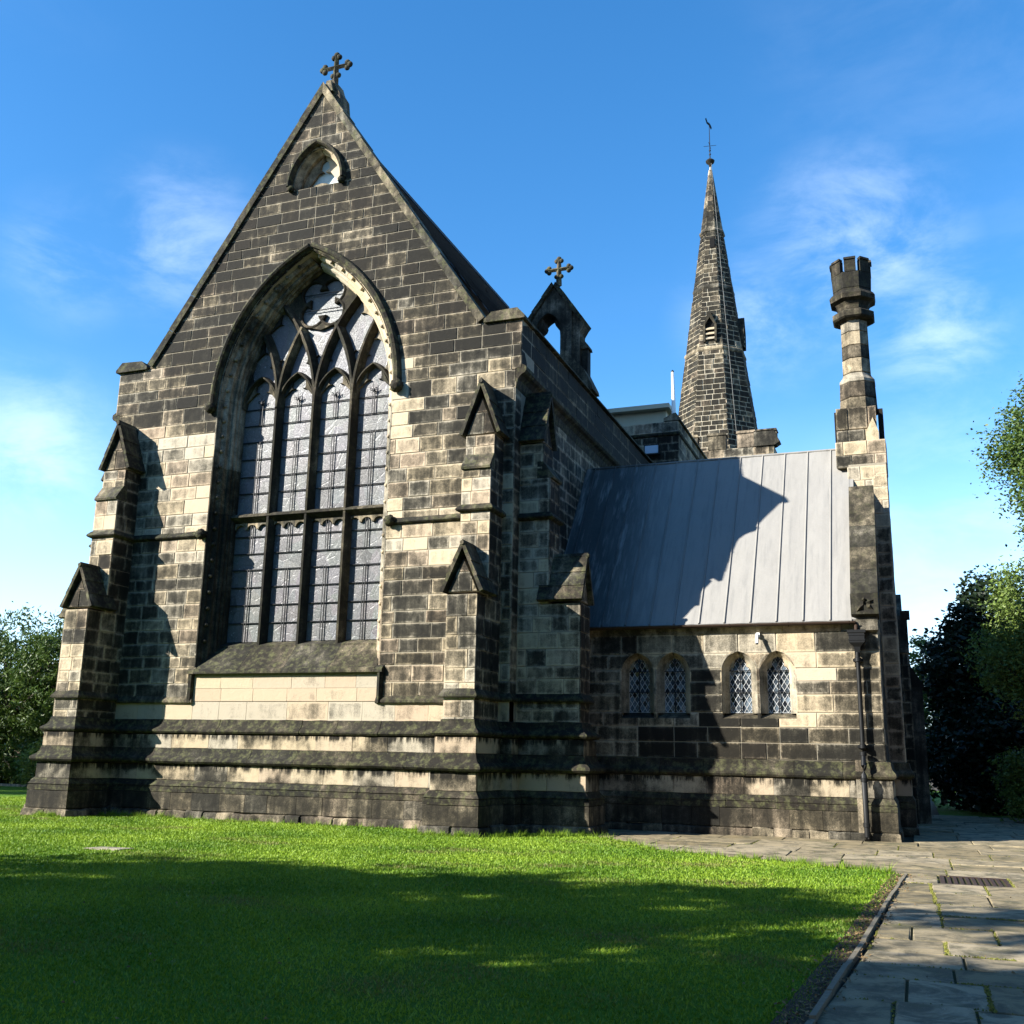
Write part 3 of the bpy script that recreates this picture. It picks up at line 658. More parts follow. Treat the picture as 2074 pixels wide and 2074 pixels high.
# ---------------------------------------------------------------- side wall, parapet, caps, coping, roof
sw_ = MB(); sw_.box((-9.5, W+.85, 0), (-8.6, 36.9, 10.9), T(.4)); sw_.box((-20.7, W+.85, 0), (-19.9, 36.9, 10.9), T(.4)); side = sw_.build('side_wall', M['mortar'], church)
lay('side_stone', side, [rect(W-.01, 22.84, 2.95, 10.6), rect(23.56, 36.9, 4, 10.6)], rows(2.95, 10.6, .3, .42), (.5, 1.1), FXp(-8.6), sc(.66), depth=.006)
lay('side_stone', side, [rect(W, 36.9, 2.95, 10.6)], rows(2.95, 10.6, .3, .42), (.5, 1.1), FXn(-20.7), sc(.6), depth=.006, see=False)
pw = MB(); pw.box((-9.1, W+.02, 10.9), (-8.462, 36.9, 12.2), T(.4)); pw.box((-20.838, W+.02, 10.9), (-20.2, 36.9, 12.2), T(.4)); par = pw.build('parapet_wall', M['mortar'], church)
lay('parapet_stone', par, [rect(W-.01, 36.9, 11.0, 12.22)], [11.0, 11.4, 11.82, 12.22], (.6, 1.2), FXp(-8.462), sc(.92), depth=.01)
lay('parapet_stone', par, [rect(W-.01, 36.9, 11.0, 12.22)], [11.0, 11.4, 11.82, 12.22], (.6, 1.2), FXn(-20.838), sc(.78), depth=.01, see=False)
# moulded cornice with its kneeler at the corner
CO = [(-.1, 10.42), (.0, 10.42), (.03, 10.5), (.06, 10.66), (.14, 10.76), (.22, 10.80), (.27, 10.86), (.27, 10.96), (.16, 11.03), (.1, 11.05), (-.1, 11.05)]
for sgn, X in ((1, -8.6), (-1, -20.7)):
    for j in range(9):
        y0 = W-.0+j*1.62; y1 = min(36.9, y0+1.61); mb = MB()
        mb.loft([[(X+sgn*o_, y, z) for o_, z in CO] for y in (y0, y1)], True, True, T(.85)); mb.build('cornice_stone', M['mould'], church)
# caps of the parapet
for sgn, X0, X1 in ((1, -9.45, -8.36), (-1, -19.85, -20.94)):
    cap = MB(); q = [(X0, 12.21), (X1, 12.21), (X1, 12.28), (X1-sgn*.2, 12.5), (X0+sgn*.2, 12.47), (X0, 12.3)]
    cap.prism(q, lambda a, b, d: (a, d, b), W-.10, W+.75, T(.7)); cap.build('parapet_cap', M['mould'], church)
    for j in range(9):
        y0 = W+.76+j*1.57; y1 = min(36.95, y0+1.56); cap = MB(); q = [(X1, 12.24), (X1, 12.29), (X1-sgn*.18, 12.48), (X1-sgn*.75, 12.48), (X1-sgn*.75, 12.24)]
        cap.prism(q, lambda a, b, d: (a, d, b), y0, y1, T(.75)); cap.build('parapet_cap', M['mould'], church)
# gable coping in lengths
for s in (-1, 1):
    e = Vector((s*5.12, 12.30)); ap = Vector((0, 20.16)); d = (e-ap); n_ = 8; dn = d.normalized(); nn = Vector((dn.y*-s*-1, 0)); nn = Vector((-dn.y, dn.x)) if s > 0 else Vector((dn.y, -dn.x))
    if nn.y < 0: nn = -nn
    for i in range(n_):
        A = ap+d*(i/n_); B = ap+d*((i+1)/n_)-dn*.008; l = .02
        q = [(XC+A.x-nn.x*.10, A.y-nn.y*.10), (XC+B.x-nn.x*.10, B.y-nn.y*.10), (XC+B.x+nn.x*(.085+l), B.y+nn.y*(.085+l)), (XC+A.x+nn.x*.085, A.y+nn.y*.085)]
        if i == 0: q[0] = (XC, A.y-.18); q[3] = (XC, A.y+.17)
        mb = MB(); mb.prism(q, FY(W), -.62, .085, T(.64 if s > 0 else .92)); mb.build('coping_stone', M['mould'], church)
# main roof: slates + ridge tiles
rf = MB()
RZ = 19.70; EW = 5.65; sl_ = (RZ-12.0)/EW
for s in (-1, 1): rf.add([(XC, W+.55, RZ), (XC+s*EW, W+.55, 12.0), (XC+s*EW, 38, 12.0), (XC, 38, RZ)], [(0, 1, 2, 3) if s > 0 else (3, 2, 1, 0)], T(.5))
roof = rf.build('roof', M['slate'], church, fix=False)
big = MB(); nrow = 34
for i in range(nrow):
    t0 = i/nrow; t1 = (i+1.12)/nrow; t1 = min(1, t1)
    y = W+.6+(.15 if i % 2 else 0)
    while y < 37.6:
        ww = .30+random.uniform(-.01, .01); y1 = min(37.9, y+ww-.006); lf = .012+random.uniform(0, .006)
        x0, z0 = XC+EW*t0, RZ-sl_*EW*t0; x1, z1 = XC+EW*t1, RZ-sl_*EW*t1; nx, nz = .80*lf, .58*lf
        big.add([(x0, y, z0+.004), (x0, y1, z0+.004), (x1+nx*2, y1, z1+nz*2), (x1+nx*2, y, z1+nz*2), (x1, y1, z1), (x1, y, z1)], [(0, 3, 2, 1), (3, 5, 4, 2)], T(.5)); y += ww
o = big.build('slate', M['slate'], roof, fix=False); o['kind'] = 'stuff'
y = W+.7; k = 0
while y < 37:
    mb = MB(); q = [(XC-.17, RZ-.14), (XC-.02, RZ+.09), (XC+.02, RZ+.09), (XC+.17, RZ-.14)]
    mb.prism(q, lambda a, b, d: (a, d, b), y, y+.43, T(.5)); mb.tube([(XC, y, RZ+.10), (XC, y+.46, RZ+.10)], .045, 6); mb.build('ridge_tile', M['slate'], roof); y += .47
# ---------------------------------------------------------------- crosses
def cross(parent, c, h, y, th, soot=.75, rot=0):
    """stone cross with trefoil ends, c = (x,z) of base, h height"""
    x0, z0 = c; k = h/1.06; mb = MB(); cz = z0+.63*k
    t = T(soot)
    def bar(ax, az, bx, bz, w0, w1):
        d = Vector((bx-ax, bz-az)).normalized(); n_ = Vector((-d.y, d.x)); rings = []
        for (px, pz, w_) in ((ax, az, w0), (bx, bz, w1)):
            rings.append([(px+n_.x*w_, y, pz+n_.y*w_), (px, y-th, pz), (px-n_.x*w_, y, pz-n_.y*w_), (px, y+th, pz)])
        mb.loft(rings, True, True, t)
    bar(x0, z0, x0, z0+1.0*k, .11*k, .075*k); bar(x0-.40*k, cz, x0+.40*k, cz, .075*k, .075*k)
    def knob(px, pz, r):
        rings = []
        for i in range(6):
            ph = math.pi*(i/5)-math.pi/2; rr = max(.004, r*math.cos(ph)); rings.append([(px+rr*math.cos(a), y+math.sin(ph)*th*.95, pz+rr*math.sin(a)) for a in [2*math.pi*j/10 for j in range(10)]])
        mb.loft(rings, True, True, t)
    for dx, dz in ((0, 1), (1, 0), (-1, 0)):
        cx_, cz_ = x0+dx*.38*k, cz+dz*.34*k; r = .11*k
        knob(cx_+dx*.06*k, cz_+dz*.06*k, r*.85); knob(cx_+dz*.085*k-dx*.02, cz_+dx*.085*k-dz*.02, r*.8); knob(cx_-dz*.085*k-dx*.02, cz_-dx*.085*k-dz*.02, r*.8)
    knob(x0-.09*k, cz-.27*k, .085*k); knob(x0+.09*k, cz-.27*k, .085*k)
    o = mb.build('cross_finial', M['mould'], parent); return auto_smooth(o, 50)
cross(church, (XC+.13, 20.42), 1.08, W+.35, .075)
mb = MB(); q0 = [(XC-.28, 19.85), (XC+.52, 19.45), (XC+.45, 20.0), (XC+.30, 20.25), (XC+.22, 20.5), (XC+.04, 20.5), (XC-.12, 20.32)]
mb.prism(q0, FY(W+.12), -.55, .0, T(.7)); mb.prism([(XC-.02, 20.05), (XC+.28, 20.05), (XC+.2, 20.40), (XC+.06, 20.40)], FY(W+.12), 0, .12, T(.6)); mb.build('apex_stone', M['mould'], church)

# ---------------------------------------------------------------- great east window
win = MB(); GY = 23.16
gl = arch_pts(XC, 2.31, 10.8, 4.54, 18, z0=4.45)
tri = tessellate_polygon([[Vector((a, b, 0)) for a, b in gl]]); win.add([(a, GY, b) for a, b in gl], [list(t) for t in tri], T(.5))
win = win.build('east_window', M['glass'], church)
outl = arch_pts(XC, 2.30, 10.8, 4.54, 22, z0=3.7)
def P_(pts): return pts
# jambs and arch: stepped mouldings, swept round the opening (offset outwards is to the left of travel)
rev = [(-.0, -.98), (-.0, -.60), (.03, -.56), (.03, -.50), (.085, -.46), (.07, -.40), (.11, -.35), (.17, -.36), (.20, -.30), (.19, -.22), (.24, -.17), (.30, -.15), (.315, -.07), (.35, -.03), (.365, .02), (.40, .02), (.40, -.98)]
def split_path(path, k):
    n = len(path); out_ = []; st = 0
    for i in range(k):
        e = round((n-1)*(i+1)/k); out_.append(path[st:e+1]); st = e
    return out_
dense = []
for i in range(len(outl)-1):
    a, b = outl[i], outl[i+1]; m_ = max(1, round(math.dist(a, b)/.42))
    for j in range(m_): dense.append((a[0]+(b[0]-a[0])*j/m_, a[1]+(b[1]-a[1])*j/m_))
dense.append(outl[-1])
for i, ch in enumerate(split_path(dense, 30)):
    mb = MB(); midx = ch[len(ch)//2]
    s_ = (.78 if midx[1] < 9.5 else .50) if midx[0] < XC else (.05 if midx[1] > 10.4 else .35)  # left reveal darkened as shaded, right reveal paled as sunlit
    sweep(mb, ch, rev, lambda a, b, d: (a, W-d, b), T(s_)); auto_smooth(mb.build('arch_stone', M['carve'], win), 28)
# ballflower studs along the hollow
acc = 0; last = dense[0]; ns = .3
for i in range(1, len(dense)):
    a, b = dense[i-1], dense[i]; seg = math.dist(a, b); t0 = 0
    while acc+seg-t0 >= ns:
        t0 += ns-acc; acc = 0; f = t0/seg; x, z = a[0]+(b[0]-a[0])*f, a[1]+(b[1]-a[1])*f; ns = .43
        d = Vector((b[0]-a[0], b[1]-a[1])).normalized(); x += -d.y*.255; z += d.x*.255
        if z > 4.1:
            bm = bmesh.new(); bmesh.ops.create_icosphere(bm, subdivisions=2, radius=.052); vs = [tuple(v.co+Vector((x, W+.135, z))) for v in bm.verts]; fs = [[v.index for v in f_.verts] for f_ in bm.faces]; bm.free()
            mb = MB(); mb.add(vs, fs, T(.6 if x < XC else .2)); mb.build('ballflower', M['carve'], win, smooth=True)  # studs follow the painted shade left, painted sunlight right
    acc += seg-t0
# hood mould
hood = arch_pts(XC, 2.70, 10.88, 4.62, 20)
prh = [(.0, -.02), (.0, .06), (.05, .10), (.06, .17), (.11, .20), (.18, .17), (.235, .03), (.235, -.02)]
for ch in split_path(hood, 10):
    mb = MB(); sweep(mb, ch, prh, lambda a, b, d: (a, W-d, b), T(.86)); auto_smooth(mb.build('hood_mould', M['mould'], win), 40)
# sill and its label
for i in range(4):
    x0 = -17.27+i*(5.24/4); x1 = x0+5.24/4-.006; mb = MB()
    q = [(-.14, 3.56), (-.14, 3.60), (-.12, 3.67), (.0, 3.72), (.50, 4.28), (.50, 4.33), (.82, 4.47), (1.0, 4.47), (1.0, 3.56)]
    mb.loft([[(x, W+o_, z) for o_, z in q] for x in (x0, x1)], True, True, T(.80)); mb.build('sill', M['mould'], win)
for x0, x1 in ((-17.48, -17.27), (-12.03, -11.83)):
    mb = MB(); mb.loft([[(x, W+o_, z) for o_, z in ((-.13, 3.56), (-.13, 3.64), (-.02, 3.73), (.05, 3.73), (.05, 3.56))] for x in (x0, x1)], True, True, T(.7)); mb.build('sill', M['mould'], win)
for sx, x0 in ((1, -17.47), (-1, 2*XC+17.47)):
    prf = [(0, -.02), (0, .05), (sx*.06, .12), (sx*.13, .10), (sx*.17, -.02)]
    mb = MB(); mb.loft([[(x0+o_, W-d, z) for o_, d in prf] for z in (2.83, 3.565)], True, True, T(.85)); mb.build('label_drop', M['mould'], win)
# mullions: diamond section with a fillet, y from 22.93 back to the glass
MP = [(.032, .0), (.042, -.03), (.09, -.10), (.135, -.20), (.12, -.27), (.08, -.36), (-.08, -.36), (-.12, -.27), (-.135, -.20), (-.09, -.10), (-.042, -.03), (-.032, .0)]
MY = 22.93
fm = lambda a, b, d: (a, MY-d, b)
for k in (-1, 0, 1):
    x = XC+k*1.165
    for z0, z1 in ((4.30, 7.80), (7.80, 10.86)):
        mb = MB(); sweep(mb, [(x, z0), (x, z1)], MP, fm, T(.86)); auto_smooth(mb.build('mullion', M['carve'], win), 30)
RA = 4.54; zs = 10.8
def rarc(x0, s, zt, n=12, z0=10.86):   # arc starting vertical at x0, bending to side s, up to height zt
    tm = math.asin((zt-zs)/RA); return [(x0+s*(RA-RA*math.cos(tm*i/n)), zs+RA*math.sin(tm*i/n)) for i in range(n+1)]
def tr(path_, prof=MP, soot=.82, dy=0, name='tracery_bar'):
    mb = MB(); sweep(mb, path_, prof, lambda a, b, d: (a, MY+dy-d, b), T(soot)); return auto_smooth(mb.build(name, M['carve'], win), 30)
tr(rarc(XC-1.165, 1, 13.12), dy=.004); tr(rarc(XC-1.165, -1, 13.06), dy=.0)
tr(rarc(XC, 1, 13.86), dy=.002); tr(rarc(XC, -1, 13.86), dy=.006)
tr(rarc(XC+1.165, 1, 13.06), dy=.003); tr(rarc(XC+1.165, -1, 13.12), dy=.008)
# rosette (quatrefoil) and its ring
RC = (XC+.01, 13.83)
def quatre(r, lobe, n=10, rot=R(45)):
    P = []
    for q in range(4):
        a0 = rot+q*math.pi/2; cx, cz = RC[0]+lobe*math.cos(a0), RC[1]+lobe*math.sin(a0)
        for i in range(n+1):
            t = a0-R(118)+R(236)*i/n; P.append((cx+r*math.cos(t), cz+r*math.sin(t)))
    P.append(P[0]); return P
QP = [(.045, -.02), (.06, -.12), (.05, -.34), (-.05, -.34), (-.06, -.12), (-.045, -.02), (0, .0)]
tr(quatre(.385, .43), [(o_*.8, d_) for o_, d_ in QP], .85, .12, 'quatrefoil')  # ring tone darkened to paint the shadow it lies in
# webs between the ring and the arch, and cusps in the light heads
def web(poly, soot=.6, y0=.12, y1=.32): mb = MB(); mb.prism(poly, lambda a, b, d: (a, MY+d, b), y0, y1, T(soot)); mb.build('tracery_web', M['carve'], win)
def cusp(ax, az, bx, bz, px, pz, soot=.7):
    """curved fin between two foils: base from a to b, point at p"""
    q = []
    for i in range(6):
        t = i/5; q.append((ax+(px-ax)*t+(bx-ax)*.18*math.sin(math.pi*t), az+(pz-az)*t+(bz-az)*.18*math.sin(math.pi*t)))
    for i in range(1, 6):
        t = i/5; q.append((px+(bx-px)*t-(bx-ax)*.18*math.sin(math.pi*t), pz+(bz-pz)*t-(bz-az)*.18*math.sin(math.pi*t)))
    mb = MB(); mb.prism(q, lambda a, b, d: (a, MY+d, b), .16, .30, T(min(.9, soot+.25))); mb.build('cusp', M['carve'], win)
PL = MB(); outer = [(x, z) for x, z in arch_pts(XC, 2.33, 10.8, 4.56, 30) if z > 13.45]; outer = [(XC, 13.0)]+[(XC-.42, 13.12), (XC-.80, 13.45)]+outer+[(XC+.80, 13.45), (XC+.42, 13.12)]
arm_l = rarc(XC, -1, 13.9, 20); arm_l = [p for p in arm_l if p[1] > 13.1]
outer = [(XC, 13.02)]+arm_l+[(x, z) for x, z in arch_pts(XC, 2.33, 10.8, 4.56, 40) if z > 13.9]+[(2*XC-x, z) for x, z in reversed(arm_l)]
inner_q = quatre(.35, .43)[:-1]
lp = [[Vector((a, b, 0)) for a, b in outer], [Vector((a, b, 0)) for a, b in inner_q]]; allp = outer+inner_q
for y_, t_ in ((MY+.15, .88),):
    PL.add([(a, y_, b) for a, b in allp], [list(t) for t in tessellate_polygon(lp)], T(t_))
PL.build('rosette_plate', M['carve'], win)
def on_main(x, s): # z on inner main arch at x (rel), side s
    return zs+math.sqrt(max(0, RA**2-(RA-(2.31-abs(x)))**2))
LC = [XC-1.75, XC-.5825, XC+.5825, XC+1.75]
for i, cx in enumerate(LC):
    hw = .56; lo = 10.75; apx = 11.88
    # ogee head of each light
    for s in (-1, 1):
        P = arch_pts(cx, hw, 10.92, .98, 10, s < 0, s > 0)
        if s > 0: P = P[::-1]
        tr(P, [(o_*.50, d_*.9) for o_, d_ in MP], .84, .05, 'light_head')
        a_, b_, c_ = P[1], P[8], P[5]
        cusp(a_[0], a_[1], b_[0], b_[1], cx+s*hw*.20, c_[1]-.06, .5)
    # web between two neighbouring heads
for k in (-1, 0, 1):
    x = XC+k*1.165
    for s in (-1, 1):
        arc = rarc(x, s, 12.95, 8); c_ = arc[5]; cusp(arc[3][0], arc[3][1], arc[7][0], arc[7][1], c_[0]+s*.20, c_[1]-.08, .55) if s*k >= 0 else None
        cusp(arc[3][0], arc[3][1], arc[7][0], arc[7][1], c_[0]-s*.20, c_[1]+.12, .6)
for s in (-1, 1):
    for zz, dx in ((11.7, .24), (12.6, .26), (13.4, .26), (14.15, .2)):
        f = lambda z: 2.31-(RA-math.sqrt(RA**2-(z-zs)**2)); cusp(XC+s*f(zz-.28), zz-.28, XC+s*f(zz+.28), zz+.28, XC+s*(f(zz)-dx), zz-.06, .15 if s > 0 else .5)
# transom with little cusped arches below
mb = MB(); q = [(-.02, 7.79), (.0, 7.84), (.10, 7.90), (.30, 7.93), (.36, 7.93), (.36, 7.62), (.22, 7.62), (.06, 7.74)]
mb.loft([[(x, MY+o_, z) for o_, z in q] for x in (XC-2.33, XC+2.33)], True, True, T(.85)); mb.build('transom', M['carve'], win)
for i, cx in enumerate(LC):
    for k in range(3):
        x = cx-.36+k*.36; n_ = 8; q = [(x-.18, 7.66), (x-.18, 7.50)]+[(x-.15*math.cos(math.pi*j/n_), 7.48+.13*math.sin(math.pi*j/n_)) for j in range(n_+1)]+[(x+.18, 7.50), (x+.18, 7.66)]
        mb = MB(); mb.prism(q, lambda a, b, d: (a, MY+d, b), .16, .30, T(.6)); mb.build('transom_foil', M['carve'], win)
# iron saddle bars and guard frames
for cx in LC:
    for z in (4.94, 5.42, 5.90, 6.37, 6.81, 7.28, 8.49, 8.96, 9.46, 9.95, 10.43, 10.90):
        mb = MB(); mb.tube([(cx-.52, GY-.035, z), (cx+.52, GY-.035, z)], .015, 6); mb.build('saddle_bar', M['iron'], win)
    for z0, z1 in ((4.46, 6.37), (6.81, 7.70), (7.94, 9.95), (10.43, 11.10)):
        for dx in (-.035, .035):
            mb = MB(); mb.tube([(cx+dx, GY-.04, z0), (cx+dx, GY-.04, z1)], .013, 6); mb.build('guard_bar', M['iron'], win)
    mb = MB()
    for sx in (-1, 1): mb.tube([(cx, GY-.08, 11.02), (cx+sx*.05, GY-.08, 11.12), (cx+sx*.10, GY-.08, 11.14), (cx+sx*.09, GY-.08, 11.07)], .012, 6)
    mb.tube([(cx, GY-.08, 11.05), (cx, GY-.08, 11.30)], [.02, .004], 6); mb.tube([(cx-.07, GY-.08, 11.06), (cx+.07, GY-.08, 11.06)], .011, 6); mb.build('fleur_finial', M['iron'], win)
for z in (13.62, 14.10): mb = MB(); mb.tube([(RC[0]-.6, GY-.07, z), (RC[0]+.6, GY-.07, z)], .014, 6); mb.build('saddle_bar', M['iron'], win)

# ---------------------------------------------------------------- small gable window
gwv = MB(); o_ = arch_pts(SW['cx'], SW['hw']-.06, SW['zs'], SW['rad'], 10, z0=17.05)
tri = tessellate_polygon([[Vector((a, b, 0)) for a, b in o_]]); gwv.add([(a, W+.44, b) for a, b in o_], [list(t) for t in tri], T(.9))
gwin = gwv.build('gable_window', flat('pale_green_glass', (.36, .46, .47), .3, .12, 3), church)
rv = [(-.12, -.62), (-.1, -.40), (.0, -.34), (-.02, -.2), (.05, -.12), (.07, .01), (.12, .012), (.12, -.62)]
oc = arch_pts(SW['cx'], SW['hw']-.10, SW['zs'], SW['rad']-.02, 10)
for ch in split_path(oc, 4):
    mb = MB(); sweep(mb, ch, rv, lambda a, b, d: (a, W-d, b), T(.5 if ch[0][0] < XC-.1 else .12)); auto_smooth(mb.build('arch_stone', M['carve'], gwin), 35)
hd = arch_pts(SW['cx'], SW['hw']+.02, SW['zs']+.0, SW['rad']+.08, 10)
for ch in split_path(hd, 4):
    mb = MB(); sweep(mb, ch, [(.0, -.02), (.0, .14), (.04, .2), (.09, .2), (.13, .1), (.13, -.02)], lambda a, b, d: (a, W-d, b), T(.8)); auto_smooth(mb.build('hood_mould', M['mould'], gwin), 40)
boss('carved_stop', (-15.47, W-.09, 17.08), .10, gwin); boss('carved_stop', (-13.84, W-.09, 17.06), .10, gwin)
# curved triangle tracery with cusps
tq = [(-15.30, 17.18), (-14.90, 17.16), (-14.86, 17.22), (-14.66, 17.26), (-14.46, 17.22), (-14.42, 17.16), (-14.02, 17.18), (-14.02, 17.02), (-15.30, 17.02)]
mb = MB(); mb.prism(tq, FY(W), -.43, -.2, T(.5)); mb.build('tracery_foot', M['carve'], gwin)
for s in (-1, 1):
    mb = MB(); c0 = -14.66
    mb.prism([(c0+s*.62, 17.25), (c0+s*.44, 17.34), (c0+s*.20, 17.66), (c0+s*.02, 17.70), (c0+s*.16, 17.80), (c0+s*.10, 18.05), (c0+s*.02, 18.30), (c0+s*.25, 18.22), (c0+s*.58, 17.80), (c0+s*.72, 17.3)], FY(W), -.42, -.34, T(.45 if s < 0 else .1)); mb.build('cusp', M['carve'], gwin)

# ---------------------------------------------------------------- bellcote on the south parapet
BY = 28.0; bl = MB(); bcx = -9.53
body = [(-10.55, 12.2), (-10.55, 14.2), (bcx, 15.75), (-8.95, 14.78), (-8.95, 13.4), (-8.95, 12.2)]
opn = arch_pts(-9.72, .40, 14.35, .62, 8, z0=13.45)
def half(s):
    pts = []
    if s < 0: pts = [(-10.45, 12.2), (-9.72, 12.2), (-9.72, 13.45), (-10.12, 13.45)]+[p for p in arch_pts(-9.72, .40, 14.35, .62, 8, True, False)]+[(-9.72, 15.52), (-10.45, 14.4)]
    else: pts = [(-9.72, 12.2), (-8.96, 12.2), (-8.96, 14.98), (-9.53, 15.80), (-9.72, 15.52)]+[p for p in arch_pts(-9.72, .40, 14.35, .62, 8, False, True)]+[(-9.32, 13.45), (-9.72, 13.45)]
    return pts
for s in (-1, 1): bl.prism(half(s), FY(BY), -.75, 0, T(.7))
bell = bl.build('bellcote', M['stone'], church)
for s in (-1, 1):
    mb = MB(); c0 = -9.72
    mb.prism([(c0+s*.41, 14.05), (c0+s*.41, 14.75), (c0+s*.22, 14.86), (c0+s*.18, 14.62), (c0+s*.22, 14.52), (c0+s*.34, 14.42), (c0+s*.36, 14.2)], FY(BY), -.6, -.12, T(.7)); mb.build('cusp', M['stone'], bell)
    e = Vector((bcx+.86, 14.58)) if s > 0 else Vector((bcx-.95, 14.48)); ap = Vector((bcx, 15.86)); d = e-ap; dn = d.normalized(); nn = Vector((-dn.y, dn.x)); nn = nn if nn.y > 0 else -nn
    for i in range(3):
        A = ap+d*(i/3); B = ap+d*((i+1)/3)-dn*.006; q = [(A.x, A.y-.09), (B.x, B.y-.05), (B.x+nn.x*.09, B.y+nn.y*.09), (A.x+nn.x*.07, A.y+nn.y*.07)]
        mb = MB(); mb.prism(q, FY(BY), -.9, .10, T(.8)); mb.build('coping_stone', M['mould'], bell)
mb = MB(); mb.prism([(-8.97, 12.3), (-8.73, 12.3), (-8.73, 14.22), (-8.60, 14.44), (-8.97, 14.98)], FY(BY+.06), -.6, 0, T(.7)); mb.build('bellcote_buttress', M['stone'], bell)
mb = MB(); mb.box((-8.72, BY+.25, 12.3), (-8.52, BY+.55, 13.7), T(.75)); mb.prism([(-8.72, 13.7), (-8.47, 13.7), (-8.49, 13.8), (-8.72, 14.1)], FY(BY+.2), -.4, .02, T(.8)); mb.build('bellcote_buttress', M['stone'], bell)
mb = MB(); mb.prism([(-9.35, 12.3), (-8.28, 12.3), (-8.30, 12.42), (-8.55, 12.95), (-9.1, 13.6), (-9.3, 13.6)], FY(BY-.06), -.75, 0, T(.7)); mb.build('bellcote_foot', M['stone'], bell)
cross(bell, (-9.48, 15.92), .95, BY+.3, .07)

# ---------------------------------------------------------------- nave behind
nv = MB(); nv.box((-22, 37.0, 0), (-7.6, 60, 13.55), T(.5)); nave = nv.build('nave_wall', M['mortar'], church)
lay('nave_stone', nave, [rect(-10.6, -7.59, 11.5, 13.55)], [11.5, 11.85, 12.2, 12.6, 12.95, 13.25, 13.55], (.4, 1.0), FY(37.0), sc(.8))
lay('nave_stone', nave, [rect(-10.6, -7.59, 13.68, 14.1)], [13.68, 14.1], (.5, 1.0), FY(36.96), sc(.4))
lay('nave_stone', nave, [rect(37, 52, 11, 14.1)], rows(11, 14.1, .3, .4), (.5, 1.0), FXp(-7.6), sc(.6))
mb = MB(); mb.box((-22, 36.98, 13.56), (-7.62, 37.3, 14.1), T(.5)); mb.box((-8.0, 36.98, 13.56), (-7.615, 60, 14.1), T(.5)); mb.build('nave_parapet', M['mortar'], church)
plan_band('nave_string', church, [(-22, 37.0), (-7.6, 37.0), (-7.6, 60)], ringp([(0, 13.52), (.07, 13.56), (.09, 13.62), (.0, 13.70)], 13.52, 13.70), (1.2, 1.6), .85)
for j in range(8):
    y0 = 36.9+j*1.6; mb = MB(); mb.prism([(-7.5, 14.11), (-7.5, 14.16), (-7.66, 14.40), (-7.76, 14.40), (-8.14, 14.22), (-8.14, 14.11)], lambda a, b, d: (a, d, b), y0, y0+1.59, T(.5)); mb.build('parapet_cap', M['mould'], church)
# cream rooftop housing
hs_ = empty('rooftop_housing', (-9.2, 38, 13.6), 'cream clad flat roofed box behind the parapet between chancel and spire', 'rooftop box')
mb = MB(); mb.box((-12.5, 37.6, 13.6), (-8.2, 40.5, 14.78), T(.5)); mb.build('cladding', M['cream'], hs_)
mb = MB(); mb.box((-12.6, 37.25, 14.78), (-8.0, 40.7, 14.95), T(.5)); mb.build('roof_edge', M['cream'], hs_)
for i in range(8):
    mb = MB(); x = -12.2+i*.55; mb.box((x, 37.585, 13.6), (x+.012, 37.6, 14.78), T(.5)); mb.build('batten', M['cream'], hs_)
fp = empty('flagpole', (-7.86, 37.35, 14.3), 'white flagpole standing at the parapet corner left of the spire', 'flagpole')
mb = MB(); mb.tube([(-7.83, 37.35, 14.25), (-7.86, 37.35, 16.2)], [.095, .055], 12); auto_smooth(mb.build('pole', M['white'], fp))
mb = MB(); mb.tube([(-7.86, 37.35, 16.2), (-7.86, 37.35, 16.24), (-7.86, 37.35, 16.3)], [.05, .06, .01], 10); mb.build('finial', M['iron'], fp)
fl = empty('floodlight', (-8.55, 36.8, 12.9), 'small rectangular floodlight fixed to the dark wall above the lead roof', 'floodlight')
mb = MB(); mb.box((-8.84, 36.62, 12.76), (-8.26, 36.80, 13.14)); mb.build('housing', M['cast'], fl)
mb = MB(); mb.box((-8.80, 36.60, 12.80), (-8.30, 36.618, 13.10)); mb.build('lens', M['lamp'], fl)
mb = MB(); mb.box((-8.6, 36.8, 12.9), (-8.5, 36.98, 13.0)); mb.build('bracket', M['cast'], fl)

# ---------------------------------------------------------------- tower and spire
SX, SY = -8.62, 51.9; ZT = 33.85
tw = MB(); tw.box((-12.6, 48.4, 0), (-5.4, 55.4, 16.3), T(.6)); tower = tw.build('tower', M['mortar'], church)
lay('tower_stone', tower, [rect(-12.6, -5.4, 13.5, 16.3)], rows(13.5, 16.3, .3, .4), (.5, 1.0), FY(48.4), sc(.6))
for x in (-12.6, -11.2, -9.85, -8.5, -7.1, -6.15):
    mb = MB(); x1 = x+(.85 if x < -6.5 else .9); mb.box((x, 48.35, 16.3), (x1, 48.8, 17.0), T(.6)); mb.prism([(x-.05, 17.0), (x1+.05, 17.0), (x1, 17.12), (x, 17.12)], FY(48.3), -.55, 0, T(.6)); mb.build('merlon', M['stone'], tower)
mb = MB(); mb.prism([(-5.35, 16.3), (-5.1, 16.45), (-5.4, 17.05), (-6.3, 17.05), (-6.3, 16.3)], FY(48.3), -.6, .0, T(.6)); mb.build('merlon', M['stone'], tower)
spc = MB(); ks = 2.07/(ZT-17.3)
def sr(z): return (ZT+.35-z)*ks       # half width across flats
def oct_(z, extra=0):
    r = (sr(z)+extra)/math.cos(R(22.5)); return [(SX+r*math.cos(R(22.5+45*i)), SY-0+r*math.sin(R(22.5+45*i)), z) for i in range(8)]
spc.loft([oct_(15.5, -.03), oct_(ZT, -.03)], True, True, T(.6)); spire = spc.build('spire', flat('spire_mortar', (.36, .32, .24), .95, .3, 12), church)
